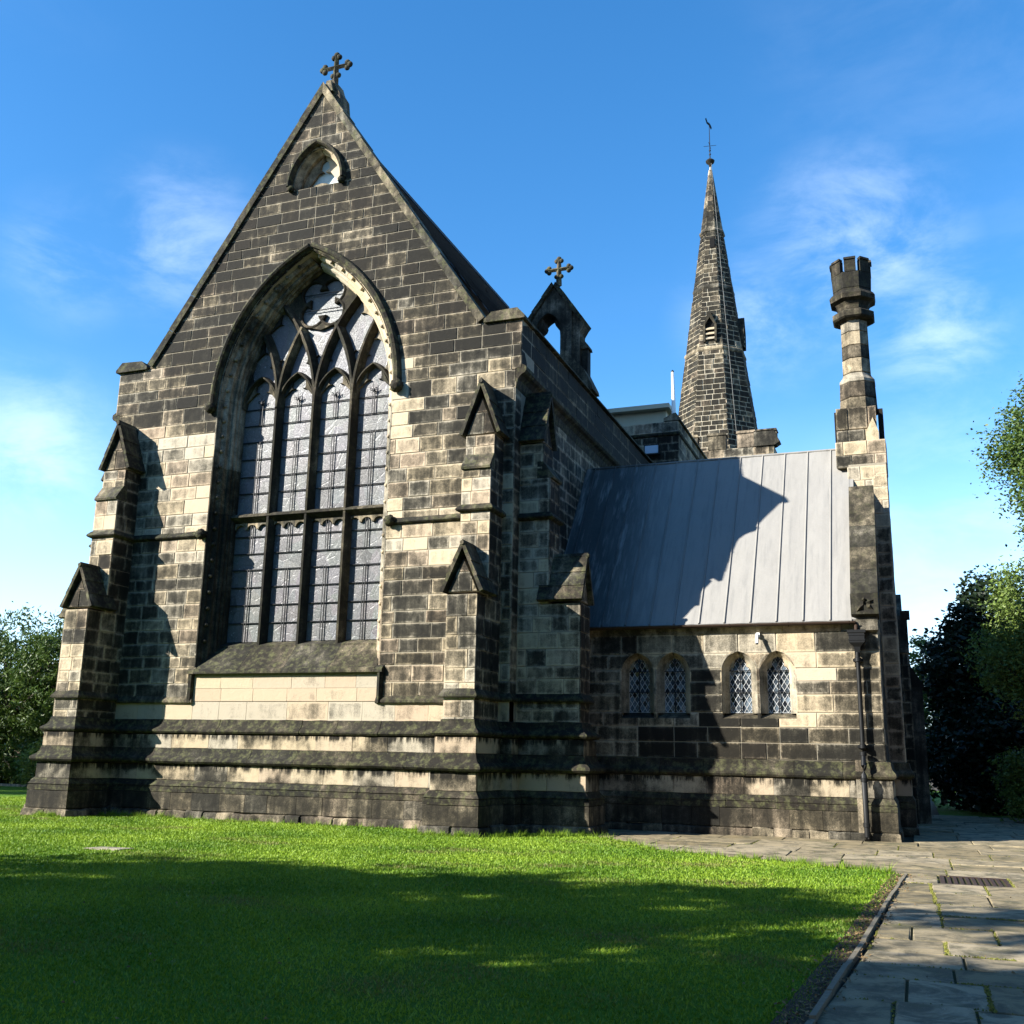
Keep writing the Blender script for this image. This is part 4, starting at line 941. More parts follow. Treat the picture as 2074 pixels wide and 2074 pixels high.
# spire courses: stones on the three or four faces one can see
random.seed(9)
for fi in range(8):
    a = R(45*fi); nx, ny = math.cos(a), math.sin(a)
    if ny > .3: continue
    slope = ks; 
    def fn(p, q, d, nx=nx, ny=ny):
        r = sr(q)-.02+d; return (SX+nx*r-ny*p, SY+ny*r+nx*p, q)
    def hwf(z): return (sr(z))*math.tan(R(22.5))
    poly = [(-hwf(15.6), 15.6), (hwf(15.6), 15.6), (hwf(29.4), 29.4), (-hwf(29.4), 29.4)]
    rr = [15.6]
    while rr[-1] < 29.4: rr.append(rr[-1]+random.uniform(.24, .33))
    rr[-1] = 29.4
    def ss(p, q): return .86 if not (19.8 < q < 24 and random.random() < .08) else .5
    hole = None
    polys = [poly]
    lay('spire_stone', spire, polys, rr, (.32, .62), fn, ss, depth=.022, bev=.014, joint=.045, back=.03, rough=.01)
    poly = [(-hwf(29.4), 29.4), (hwf(29.4), 29.4), (hwf(ZT-.1), ZT-.1), (-hwf(ZT-.1), ZT-.1)]
    lay('spire_stone', spire, [poly], [29.4+.34*i for i in range(13)], (.5, .9), fn, sc(.78), depth=.025, bev=.006, joint=.012, back=.03)
for z, e in ((29.55, .07), (26.1, .035), (22.4, .05)):
    mb = MB(); mb.loft([oct_(z-.12, .0), oct_(z-.05, e), oct_(z+.05, e), oct_(z+.14, .0)], True, True, T(.55)); mb.build('spire_band', M['stone'], spire)
mb = MB(); zz = [(ZT-.15, .06), (ZT+.0, .10), (ZT+.10, .22), (ZT+.2, .25), (ZT+.28, .16), (ZT+.38, .05)]
mb.loft([[(SX+r*math.cos(t), SY+r*math.sin(t), z) for t in [2*math.pi*j/12 for j in range(12)]] for z, r in zz], True, True, T(.8)); auto_smooth(mb.build('spire_capstone', M['stone'], spire), 50)
mb = MB(); mb.box((SX-.02, SY-sr(28.7)-.06, 28.45), (SX+.24, SY-sr(28.7)+.3, 29.0)); mb.build('vent_opening', M['void'], spire)
# lucarnes
def lucarne(ang, z0=22.75):
    a = R(ang); n_ = Vector((math.cos(a), math.sin(a))); t_ = Vector((-n_.y, n_.x)); r0 = sr(z0)
    f = lambda p, q, d: (SX+n_.x*(r0+d)+t_.x*p, SY+n_.y*(r0+d)+t_.y*p, q)
    mb = MB(); mb.prism([(-.34, z0), (-.24, z0), (-.24, z0+.95), (0, z0+1.35), (.24, z0+.95), (.24, z0), (.34, z0), (.36, z0+.9), (.0, z0+1.75), (-.36, z0+.9)], f, -.35, .14, T(.85)); mb.build('lucarne_frame', M['stone'], spire)
    mb = MB(); mb.prism([(-.24, z0), (.24, z0), (.24, z0+.95), (0, z0+1.35), (-.24, z0+.95)], f, -.2, -.04); mb.build('lucarne_opening', M['void'], spire)
    for i in range(3):
        z = z0+.14+i*.26; mb = MB(); mb.add([f(p, q, d) for p in (-.23, .23) for q, d in ((z, .10), (z+.06, .11), (z+.17, -.03), (z+.11, -.03))], [(0, 1, 2, 3), (7, 6, 5, 4), (0, 4, 5, 1), (1, 5, 6, 2), (2, 6, 7, 3), (3, 7, 4, 0)], T(.1)); mb.build('louvre', M['clean'], spire)
lucarne(-90); lucarne(0)
mb = MB(); cz = [(ZT+.2, .1), (29.55, sr(29.55)+.1), (24, sr(24)+.07), (22.4, sr(22.4)+.1), (16.6, sr(16.6)+.07)]
mb.tube([(SX+r*math.cos(R(-55)), SY+r*math.sin(R(-55)), z) for z, r in cz], .011, 5); mb.build('lightning_conductor', flat('weathered_copper_strip', (.16, .16, .15), .7), spire)
wv = empty('weathervane', (SX, SY, ZT+.38), 'thin iron weathervane on the tip of the spire', 'weathervane')
mb = MB(); mb.tube([(SX, SY, ZT+.3), (SX, SY, ZT+2.6)], [.03, .016], 6); mb.tube([(SX-.34, SY, ZT+1.18), (SX+.34, SY+.1, ZT+1.18)], .013, 5); mb.tube([(SX, SY-.34, ZT+1.18), (SX, SY+.34, ZT+1.18)], .013, 5); mb.build('rod', M['iron'], wv)
for z in (.62, .86):
    bm = bmesh.new(); bmesh.ops.create_icosphere(bm, subdivisions=2, radius=.06); vs = [tuple(v.co+Vector((SX, SY, ZT+z))) for v in bm.verts]; fs = [[v.index for v in f.verts] for f in bm.faces]; bm.free()
    mb = MB(); mb.add(vs, fs); mb.build('ball', M['iron'], wv)
mb = MB(); mb.prism([(-.30, 2.75), (-.20, 2.50), (-.02, 2.42), (.12, 2.20), (.20, 2.34), (.12, 2.50), (.02, 2.58), (-.12, 2.62), (-.22, 2.85)], lambda a, b, d: (SX+a*.6, SY+a*.7+d, ZT+b), -.012, .012); mb.build('cockerel', M['iron'], wv)

# ---------------------------------------------------------------- VESTRY
VR = -.64
WC = [-6.25, -5.37, -3.80, -2.92]; WHW = .285; WZ0 = 2.76; WZS = 3.73
def wout(cx, hw=.40, z0=2.62, n=8): return arch_pts(cx, hw, 3.70, hw*1.22, n, z0=z0)
# wall face with the four openings cut: strips between the openings
edges = [-8.6]
vpolys = []
def wl(cx, hw=.40): return arch_pts(cx, hw, 3.70, hw*1.22, 8, True, False, z0=2.62)   # up to the apex
def wr_(cx, hw=.40): return arch_pts(cx, hw, 3.70, hw*1.22, 8, False, True, z0=2.62)  # apex down
cxs = WC; top = 4.62
first = [(-8.6, 1.70), (cxs[0]-.4, 1.70)]
pts = [(-8.6, 1.70), (cxs[0], 1.70), (cxs[0], 2.62)]+wl(cxs[0])+[(cxs[0], top), (-8.6, top)]; vpolys.append(pts)
for a, b in zip(cxs[:-1], cxs[1:]):
    vpolys.append([(a, 1.70), (b, 1.70), (b, 2.62)]+wl(b)+[(b, top), (a, top)]+wr_(a)+[(a, 2.62)])
vpolys.append([(cxs[3], 1.70), (VR, 1.70), (VR, top), (cxs[3], top)]+wr_(cxs[3])+[(cxs[3], 2.62)])
vw_ = MB()
for p in vpolys: vw_.prism(p, FY(V), -.5, 0, T(.4))
vw_.box((-8.6, V+.012, 0), (VR-.012, V+.5, 1.70), T(.4)); vw_.box((-8.6, V+.01, 4.62), (VR-.01, V+.5, 4.85), T(.4))
vest = vw_.build('vestry_wall', M['mortar'], church)
def soot_v(x, z):
    s = .86
    if z > 3.8: s = .46 if x > -4.9 else .55
    if x < -4.9 and z > 2.5: s = .55
    if x < -6.3: s = .60
    if x > -2.2 and z > 2.4: s = .74
    if 3.4 < z < 3.8 and -2.2 < x < -1.6: s = .1
    if z > 3.9 and x > -1.9: s = .6
    if 2.4 < z < 2.76 and -3.3 < x < -2.3: s = .5
    return s
VRW = [1.70, 2.07, 2.42, 2.76, 3.17, 3.47, 3.77, 4.14, 4.62]
random.seed(31)
lay('ashlar_block', vest, vpolys, VRW, (.62, 1.5), FY(V), soot_v, depth=.014, joint=.018)
# return of the vestry gable wall (east... right-hand end) with thickness and chimney breast
ge = MB()
gp = [(V+.01, 0), (33.2, 0), (33.2, 4.8), (28.44, 9.2), (28.0, 9.0), (V+.01, 4.75)]
ge.prism(gp, FXp(VR-.012), -.45, 0, T(.4)); ge.box((-1.2, 27.72, 0), (-.272, 29.18, 9.3), T(.4)); gend = ge.build('vestry_end_wall', M['mortar'], church)
lay('end_stone', gend, [[(V-.015, 1.7), (27.7, 1.7), (27.7, 8.5), (V-.015, 4.85)]], rows(1.7, 9.0, .3, .42), (.5, 1.0), FXp(VR-.012), sc(.85), depth=.012)  # tone deepened so the stone colour carries the shade of this end
lay('end_stone', gend, [rect(VR, -.26, 1.7, 9.24)], rows(1.7, 9.24, .28, .40), (.3, .6), FY(27.72), lambda a, b: .3 if b > 7.5 else .6, depth=.012)  # pale top painted as the lit part, darker below as coping shade
lay('end_stone', gend, [rect(27.72, 29.18, 1.7, 9.24)], rows(1.7, 9.24, .3, .42), (.5, .9), FXp(-.272), sc(.55), depth=.012)
lay('end_stone', gend, [rect(-1.24, -.26, 8.5, 9.24)], [8.5, 8.86, 9.24], (.3, .6), FY(27.72), sc(.2), depth=.012)
VP = [(-8.6, V), (VR, V), (VR, 27.72), (-.272, 27.72), (-.272, 29.18), (VR, 29.18), (VR, 33.2)]
plinth_courses(VP, False, .17)
# corner strip behind the downpipe
mb = MB(); mb.box((-1.29, V-.195, .18), (-1.10, V+.05, .9), T(.45)); mb.box((-1.29, V-.16, .905), (-1.12, V+.05, 1.30), T(.4)); mb.box((-1.29, V-.15, 1.305), (-1.12, V+.05, 1.72), T(.5)); mb.build('corner_strip', M['stone'], vest)
# eaves course and gutter
for i in range(5):
    x0 = -8.55+i*1.45; x1 = x0+1.444; mb = MB(); mb.prism([(V+.1, 4.60), (V-.03, 4.60), (V-.05, 4.64), (V-.09, 4.72), (V-.10, 4.75), (V+.1, 4.75)], lambda a, b, d: (d, a, b), x0, min(x1, -1.45), T(.45)); mb.build('eaves_stone', M['carve'], vest)
mb = MB(); rr = []
for x in (-8.5, -1.12):
    rr.append([(x, V-.19+.075*math.cos(t), 4.80+.065*math.sin(t)) for t in [math.pi*(1+j/8) for j in range(9)]]+[(x, V-.19+.062*math.cos(t), 4.80+.052*math.sin(t)) for t in [math.pi*(2-j/8) for j in range(9)]])
mb.loft(rr, True, True); auto_smooth(mb.build('gutter', M['rust'], vest), 40)
for i in range(6): mb = MB(); x = -8.0+i*1.35; mb.tube([(x, V-.27, 4.80), (x, V-.19, 4.725), (x, V-.08, 4.74)], .012, 5); mb.build('gutter_bracket', M['rust'], vest)
# lead roof
RE = (V-.15, 4.86); RT = (28.44, 9.94); rsl = (RT[1]-RE[1])/(RT[0]-RE[0])
rn = Vector((-(RT[1]-RE[1]), (RT[0]-RE[0]))).normalized()   # (y,z) outward normal
lr = MB(); lr.prism([(RE[0]+.03, RE[1]-.06), RE, RT, (RT[0]+4.0, RE[1]+.2), (RT[0]+4.0, RE[1]-.1)], lambda a, b, d: (d, a, b), -8.6, -1.1, T(.5)); 
lroof = lr.build('vestry_roof', M['lead'], church)
seams = [-8.6]+[-8.32+.605*i for i in range(12)]+[-1.19]
seams = [s for s in seams]
for i in range(len(seams)-1):
    a, b = seams[i]+.004, seams[i+1]-.004
    if b-a < .05: continue
    n_ = 5; v = []
    for j in range(n_+1):
        f = j/n_; y = RE[0]-.03+(RT[0]-RE[0]+.03)*f; z = RE[1]-.03*rsl+(RT[1]-RE[1]+.03*rsl)*f
        for k in range(4):
            x = a+(b-a)*k/3; h = .009+random.uniform(-.007, .007) if 0 < k < 3 else .006
            v.append((x, y+rn.x*h, z+rn.y*h))
    mb = MB(); mb.add(v, [(j*4+k, j*4+k+1, j*4+k+5, j*4+k+4) for j in range(n_) for k in range(3)], T(.5)); mb.add([(a, RE[0]-.03, RE[1]-.035), (b, RE[0]-.03, RE[1]-.035), (b, RE[0]-.028, RE[1]-.09), (a, RE[0]-.028, RE[1]-.09)], [(0, 3, 2, 1)], T(.5))
    o = mb.build('roof_panel', M['lead'], lroof, smooth=False, fix=False)
for s in seams[1:-1]:
    mb = MB(); mb.tube([(s, RE[0]-.03+rn.x*.015, RE[1]-.03+rn.y*.015), (s, RT[0]+rn.x*.015, RT[1]+rn.y*.015)], .021, 7); auto_smooth(mb.build('lead_roll', M['lead'], lroof), 60)
mb = MB(); mb.tube([(-8.5, RT[0], RT[1]+.02), (-1.25, RT[0], RT[1]+.02)], .035, 7); auto_smooth(mb.build('ridge_roll', M['lead'], lroof), 60)
mb = MB(); q = 0
mb.add([(-8.58, RE[0]+rn.x*.03, RE[1]+rn.y*.03), (-8.40, RE[0]+rn.x*.02, RE[1]+rn.y*.02), (-8.40, RT[0]+rn.x*.02, RT[1]+rn.y*.02), (-8.58, RT[0]+rn.x*.05, RT[1]+rn.y*.05)], [(0, 1, 2, 3)], T(.5)); mb.build('flashing', M['lead'], lroof, fix=False)
# gable coping (seven stones) with a carved star on the foot stone
cp0 = (V-.25, 4.95); cpl = [0, .44, 1.0, 1.72, 2.42, 3.10, 3.78, 4.50]
cdir = Vector((RT[0]-RE[0], RT[1]-RE[1])).normalized()
def cpt(s, h): return (cp0[0]+cdir.x*s+rn.x*h, cp0[1]+cdir.y*s+rn.y*h)
S7 = [(0, .50), (.50, 1.28), (1.28, 2.04), (2.04, 2.80), (2.80, 3.52), (3.52, 4.30)]
cps = []
for i, (s0, s1) in enumerate(S7):
    a0, a1 = cpt(s0, -.18), cpt(s1-.012, -.18); b1, b0 = cpt(s1-.012, .16+random.uniform(0, .012)), cpt(s0, .16)
    poly = [a0, a1, b1, b0]
    if i == 0: poly = [(V+.1, 4.86), a1, b1, (V-.27, 5.42), (V-.27, 4.95)]
    mb = MB(); mb.prism(poly, lambda a, b, d: (d, a, b), -1.20, -.60, T(.72)); cps.append(mb.build('coping_stone', M['carve'], gend))
# foot block and kneeler below
mb = MB(); mb.box((-1.13, V-.14, 4.60), (-.64, V+.1, 4.93), T(.65)); mb.build('kneeler', M['stone'], gend)
# carved star: rays of a gablet motif sunk/raised on the foot stone
stx, stz = -.885, 5.20
for a0_, ln_ in ((100, .15), (20, .20), (-42, .24), (-135, .28), (160, .05)):
    a = R(a0_); p = Vector((math.cos(a), math.sin(a))); t_ = Vector((-p.y, p.x)); mb = MB()
    A = (stx+p.x*.03, stz+p.y*.03); B = (stx+p.x*ln_, stz+p.y*ln_); C1 = (stx+p.x*ln_*.45+t_.x*.06, stz+p.y*ln_*.45+t_.y*.06); C2 = (stx+p.x*ln_*.45-t_.x*.06, stz+p.y*ln_*.45-t_.y*.06)
    Y0 = V-.272
    mb.add([(A[0], Y0, A[1]), (C1[0], Y0, C1[1]), (B[0], Y0, B[1]), (C2[0], Y0, C2[1]), ((A[0]+B[0])/2, Y0-.07, (A[1]+B[1])/2)], [(0, 1, 4), (1, 2, 4), (2, 3, 4), (3, 0, 4)], T(.75)); mb.build('star_ray', M['carve'], gend)
# chimney
def octr(cx, cy, r, z, rot=22.5, sq=0): return [(cx+r/math.cos(R(22.5))*math.cos(R(rot+45*i)), cy+r/math.cos(R(22.5))*math.sin(R(rot+45*i)), z) for i in range(8)]
CX, CY = -.875, 28.44
chm = MB(); chm.box((-1.49, CY-.68, 9.26), (-.26, CY+.68, 9.92), T(.5)); chim = chm.build('chimney', M['mortar'], church)
lay('chimney_stone', chim, [rect(-1.51, -.24, 9.24, 9.95)], [9.24, 9.57, 9.95], (.4, .8), FY(CY-.68), sc(.45), depth=.02)
lay('chimney_stone', chim, [rect(CY-.7, CY+.68, 9.24, 9.95)], [9.24, 9.57, 9.95], (.4, .8), FXp(-.26), sc(.5), depth=.02)
lay('chimney_stone', chim, [rect(-1.47, -.42, 9.95, 10.95)], [9.95, 10.32, 10.95], (.26, .6), FY(CY-.52), sc(.72), depth=.02, joint=.03)
mb = MB(); mb.box((-1.42, CY-.49, 9.93), (-.45, CY+.5, 10.9), T(.5)); mb.build('chimney_core', M['mortar'], chim)
for x0, x1 in ((-1.52, -1.44), (-.40, -.27)): mb = MB(); mb.box((x0, CY-.2, 9.9), (x1, CY+.5, 10.95), T(.85)); mb.build('chimney_ear', M['stone'], chim)
mb = MB(); mb.prism([(-.72, 9.97), (-.40, 9.97), (-.40, 10.2), (-.53, 10.6), (-.72, 10.2)], FY(CY-.54), -.05, .05, T(.35, .1)); mb.build('broach_stone', M['mould'], chim)
def ringstone(zs_, soot, mat='stone', split=True):
    mb = MB(); mb.loft([octr(CX, CY, r, z) for z, r in zs_], True, True, T(soot)); return mb.build('chimney_stone', M[mat], chim)
ringstone([(10.9, .47), (10.93, .485), (11.22, .47), (11.25, .46)], .6); ringstone([(11.265, .455), (11.29, .47), (11.66, .455), (11.69, .45)], .66)
ringstone([(11.7, .44), (11.72, .46), (11.80, .45), (11.90, .38), (11.99, .35)], .35)
zz = [12.0, 12.42, 12.80, 13.20, 13.55, 13.85]
for i in range(5): ringstone([(zz[i]+.006, .345-.004*i), (zz[i]+.02, .36-.004*i), (zz[i+1]-.02, .357-.004*i), (zz[i+1]-.006, .343-.004*i)], (.42, .66, .5, .36, .2)[i])
ringstone([(13.52, .36), (13.56, .50), (13.60, .545), (13.75, .545), (13.82, .45), (13.85, .37)], .85, 'carve')
ringstone([(13.86, .38), (13.96, .40), (14.06, .46), (14.12, .58), (14.24, .60), (14.31, .56), (14.37, .50), (14.43, .49)], .88, 'carve')
ringstone([(14.435, .49), (14.45, .50), (14.88, .52), (14.90, .52)], .82, 'carve')
for i in range(8):
    a0_, a1_ = R(45*i+22.5+9), R(45*i+22.5+36); 
    A = octr(CX, CY, .53, 14.90)[i]; B = octr(CX, CY, .53, 14.90)[(i+1) % 8]; A = Vector(A); B = Vector(B); c = Vector((CX, CY, 14.90))
    P0 = A+(B-A)*.15; P1 = A+(B-A)*.85; I0 = c+(P0-c)*.72; I1 = c+(P1-c)*.72; up = Vector((0, 0, .36))
    mb = MB(); v = [P0, P1, I1, I0]; 
    mb.loft([[tuple(p-Vector((0, 0, .0))) for p in v], [tuple(p+up) for p in v], [tuple(p+(p-c)*.06+up) for p in v], [tuple(p+(p-c)*.03+up+Vector((0, 0, .07))) for p in v]], True, True, T(.85)); mb.build('battlement', M['carve'], chim)
# downpipe
dpx, dpy = -1.11, V-.16
dp = MB(); dp.tube([(dpx, dpy, 4.1), (dpx, dpy, 2.05), (dpx, dpy-.02, 1.85), (dpx, dpy-.16, 1.60), (dpx, dpy-.18, 1.40), (dpx, dpy-.18, .10), (dpx, dpy-.26, .03)], [.05, .05, .05, .055, .06, .06, .06], 14)
pipe = auto_smooth(dp.build('downpipe', M['cast'], vest), 50)
for z in (3.93, 2.02, 1.86, 1.30, .35): mb = MB(); y_ = dpy if z > 1.9 else (dpy-.03 if z > 1.5 else dpy-.18); mb.tube([(dpx, y_, z-.05), (dpx, y_, z-.04), (dpx, y_, z+.04), (dpx, y_, z+.05)], [.05, .075, .075, .05], 12); auto_smooth(mb.build('collar', M['cast'], pipe))
for z in (3.93, 2.02): mb = MB(); mb.box((dpx-.11, V-.13, z-.03), (dpx+.11, V-.005, z+.03)); mb.build('pipe_ear', M['cast'], pipe)
mb = MB(); mb.loft([[(dpx+a*sx, V-.14+b*sy, z) for a, b in ((-1, -1), (1, -1), (1, 1), (-1, 1))] for z, sx, sy in ((4.08, .05, .05), (4.22, .07, .07), (4.30, .15, .12), (4.32, .17, .125), (4.52, .17, .125), (4.54, .20, .135), (4.60, .20, .135))], True, True); mb.build('hopper_head', M['cast'], pipe)
for z in (4.36, 4.47): mb = MB(); mb.box((dpx-.185, V-.275, z), (dpx+.185, V-.26, z+.018)); mb.build('hopper_band', M['cast'], pipe)
mb = MB(); mb.tube([(-1.16, V-.19, 4.80), (dpx, V-.17, 4.72), (dpx, V-.15, 4.58)], .04, 10); auto_smooth(mb.build('gutter_outlet', M['rust'], pipe))

# vestry windows
def vwindow(cx):
    outl_ = arch_pts(cx, WHW, WZS-.02, WHW*1.42, 10, z0=WZ0-.02)
    g_ = MB(); tri = tessellate_polygon([[Vector((a, b, 0)) for a, b in outl_]]); g_.add([(a, V+.262, b) for a, b in outl_], [list(t) for t in tri], T(.9)); wo = g_.build('vestry_window', M['void'], church)
    # chamfered reveal
    prof = [(-.03, -.32), (-.03, -.18), (.02, -.13), (.03, -.10), (.10, -.02), (.125, .012), (.15, .012), (.15, -.32)]
    full = arch_pts(cx, WHW, WZS-.02, WHW*1.42, 10, z0=WZ0-.02)
    for ch in ((full[:2]), full[1:12], full[11:-1], full[-2:]):
        mb = MB(); sweep(mb, ch, prof, lambda a, b, d: (a, V-d, b), T(.38 if ch[0][1] > 3 and cx > -4.5 else .42)); auto_smooth(mb.build('arch_stone', M['carve'], wo), 35)
    for s in (-1, 1):   # trefoil cusps
        c_ = cx; mb = MB(); mb.prism([(c_+s*.30, 3.55), (c_+s*.30, 4.10), (c_+s*.10, 4.16), (c_+s*.04, 4.10), (c_+s*.11, 4.00), (c_+s*.15, 3.90), (c_+s*.14, 3.84), (c_+s*.20, 3.82), (c_+s*.25, 3.75), (c_+s*.27, 3.62)], lambda a, b, d: (a, V+d, b), .19, .255, T(.35)); mb.build('cusp', M['carve'], wo)
    mb = MB(); mb.prism([(-.0, WZ0-.32), (.0, WZ0-.135), (-.02, WZ0-.13), (-.27, WZ0), (-.32, WZ0), (-.32, WZ0-.32)], lambda a, b, d: (d, V-a, b), cx-.42, cx+.42, T(.7)); mb.build('sill', M['carve'], wo)
    # diamond quarries, each a pane, with cames
    dw, dh = .128, .205; cam_ = MB(); npn = 0
    inner = arch_pts(cx, WHW-.03, WZS-.02, WHW*1.38, 10, z0=WZ0)
    for i in range(-4, 5):
        for j in range(0, 16):
            x = cx+i*dw+(dw/2 if j % 2 else 0); z = WZ0+j*dh/2
            q = [(x, z-dh/2), (x+dw/2, z), (x, z+dh/2), (x-dw/2, z)]
            # keep panes whose clipped part lies in the light
            cl_ = clip_rect(q, cx-WHW+.03, cx+WHW-.03, WZ0, 4.2)
            if not cl_: continue
            mx_ = sum(p[0] for p in cl_)/len(cl_); mz_ = sum(p[1] for p in cl_)/len(cl_)
            hwz = WHW-.03 if mz_ < WZS else math.sqrt(max(0, (.37)**2-(mz_-WZS)**2))-.10
            if abs(mx_-cx) > hwz: continue
            t = T(.5); yy = V+.24+random.uniform(-.004, .004); tl = random.uniform(-.006, .006); tl2 = random.uniform(-.008, .008)
            k_ = .95; v = [(mx_+(a-mx_)*k_, yy+tl*(a-mx_)/.06+tl2*(b-mz_)/.1, mz_+(b-mz_)*k_) for a, b in cl_]
            mb = MB(); mb.add(v, [list(range(len(v)))], (random.random(), random.random(), random.random(), 1)); mb.build('pane', M['pane'], wo, fix=False)
            for a in range(len(cl_)):
                p, r_ = cl_[a], cl_[(a+1) % len(cl_)]
                if a % 1 == 0 and math.dist(p, r_) > .03: cam_.tube([(p[0], V+.232, p[1]), (r_[0], V+.228, r_[1])], .0062, 4, caps=False)
    cam_.build('lead_came', M['lead_came'], wo, fix=False)
    mb = MB(); mb.tube([(cx, V+.19, WZ0), (cx, V+.19, 3.95)], .014, 6); mb.build('guard_bar', M['iron'], wo)
    for z in (3.24, 3.74): mb = MB(); mb.tube([(cx-.28, V+.19, z), (cx+.28, V+.19, z)], .012, 6); mb.build('saddle_bar', M['iron'], wo)
    mb = MB()
    for sx in (-1, 1): mb.tube([(cx, V+.19, 3.92), (cx+sx*.035, V+.19, 4.0), (cx+sx*.08, V+.19, 4.0), (cx+sx*.075, V+.19, 3.95)], .010, 6)
    mb.tube([(cx, V+.19, 3.9), (cx, V+.19, 4.09)], [.018, .003], 6); mb.tube([(cx-.06, V+.19, 3.93), (cx+.06, V+.19, 3.93)], .009, 6); mb.build('fleur_finial', M['iron'], wo)
for c in WC: vwindow(c)

# security camera
sc_ = empty('security_camera', (-3.32, V-.05, 4.5), 'small white security camera under the gutter above the right-hand vestry windows', 'camera')
mb = MB(); mb.box((-3.36, V-.10, 4.50), (-3.28, V-.018, 4.60)); mb.build('mount', M['white'], sc_)
mb = MB(); mb.tube([(-3.32, V-.09, 4.56), (-3.32, V-.20, 4.53)], .018, 8); mb.build('arm', M['white'], sc_)
mb = MB(); mb.tube([(-3.335, V-.14, 4.55), (-3.33, V-.24, 4.33)], .038, 12); auto_smooth(mb.build('housing', M['white'], sc_))
mb = MB(); mb.tube([(-3.33, V-.241, 4.329), (-3.33, V-.245, 4.32)], .03, 12); mb.build('lens', M['iron'], sc_)

# rear part of the church seen past the vestry corner
rb = MB(); rb.box((-6, 33.2, 0), (-.05, 40, 4.9), T(.6)); rb.prism([(33.15, 4.9), (40.1, 4.9), (40.1, 5.0), (35.4, 6.9), (34.8, 6.9), (33.15, 5.2)], FXp(-.16), -6, 0, T(.7)); rb.box((-.05, 33.5, 0), (.28, 34.2, 3.9), T(.6)); rb.prism([(-.05, 3.9), (.28, 3.9), (.33, 3.95), (-.05, 4.6)], FY(33.5), -.7, 0, T(.8)); rb.box((-.2, 33.1, 5.9), (.06, 33.4, 6.15), T(.8)); rb.box((-.3, 33.12, 4.9), (-.02, 33.4, 6.0), T(.8))
rear = rb.build('rear_wing', M['stone'], church)
lay('wing_stone', rear, [rect(33.2, 40, 0, 4.9)], rows(0, 4.9, .3, .4), (.5, 1.0), FXp(-.05), sc(.9))  # wing stones darkened to put the shade into their colour
lay('wing_stone', rear, [rect(-.64, -.05, 0, 4.9)], rows(0, 4.9, .3, .4), (.3, .6), FY(33.2), sc(.9))
flush_stones(300)

# ================================================================== VEGETATION
def leaf_mesh(name, centres, sizes, mat, parent, asp=.5, droop=.0, seed=0, origin=None):
    rg = np.random.default_rng(seed); n = len(centres); c = np.asarray(centres, np.float64); s = np.asarray(sizes)[:, None]
    th = rg.uniform(0, 2*np.pi, n); ph = np.arccos(rg.uniform(-.75, .75, n)); d = np.stack([np.sin(ph)*np.cos(th), np.sin(ph)*np.sin(th), np.cos(ph)-droop], 1); d /= np.linalg.norm(d, axis=1)[:, None]
    r = rg.normal(size=(n, 3)); r[:, 2] *= .5; e = np.cross(d, r); e /= np.linalg.norm(e, axis=1)[:, None]+1e-9
    nn = np.cross(d, e)
    v = np.stack([c-d*s*.5, c+e*s*asp*.5+nn*s*.05, c+d*s*.5, c-e*s*asp*.5+nn*s*.05], 1).reshape(-1, 3)
    if origin is None: origin = c.mean(0)
    v -= np.asarray(origin)
    me = bpy.data.meshes.new(name); me.vertices.add(n*4); me.vertices.foreach_set('co', v.ravel()); me.loops.add(n*4); me.loops.foreach_set('vertex_index', np.arange(n*4)); me.polygons.add(n)
    me.polygons.foreach_set('loop_start', np.arange(n)*4); me.polygons.foreach_set('loop_total', np.full(n, 4)); me.update(); me.validate()
    ca = me.attributes.new('tone', 'FLOAT_COLOR', 'CORNER'); a = np.ones((n, 4, 4), np.float32); a[:, :, 1] = rg.random(n)[:, None]; a[:, :, 2] = 0; ca.data.foreach_set('color', a.ravel())
    me.materials.append(mat); o = bpy.data.objects.new(name, me); COL.objects.link(o); o.location = Vector(origin)
    if parent: o.parent = parent; o.location = Vector(origin)-wloc(parent)
    return o
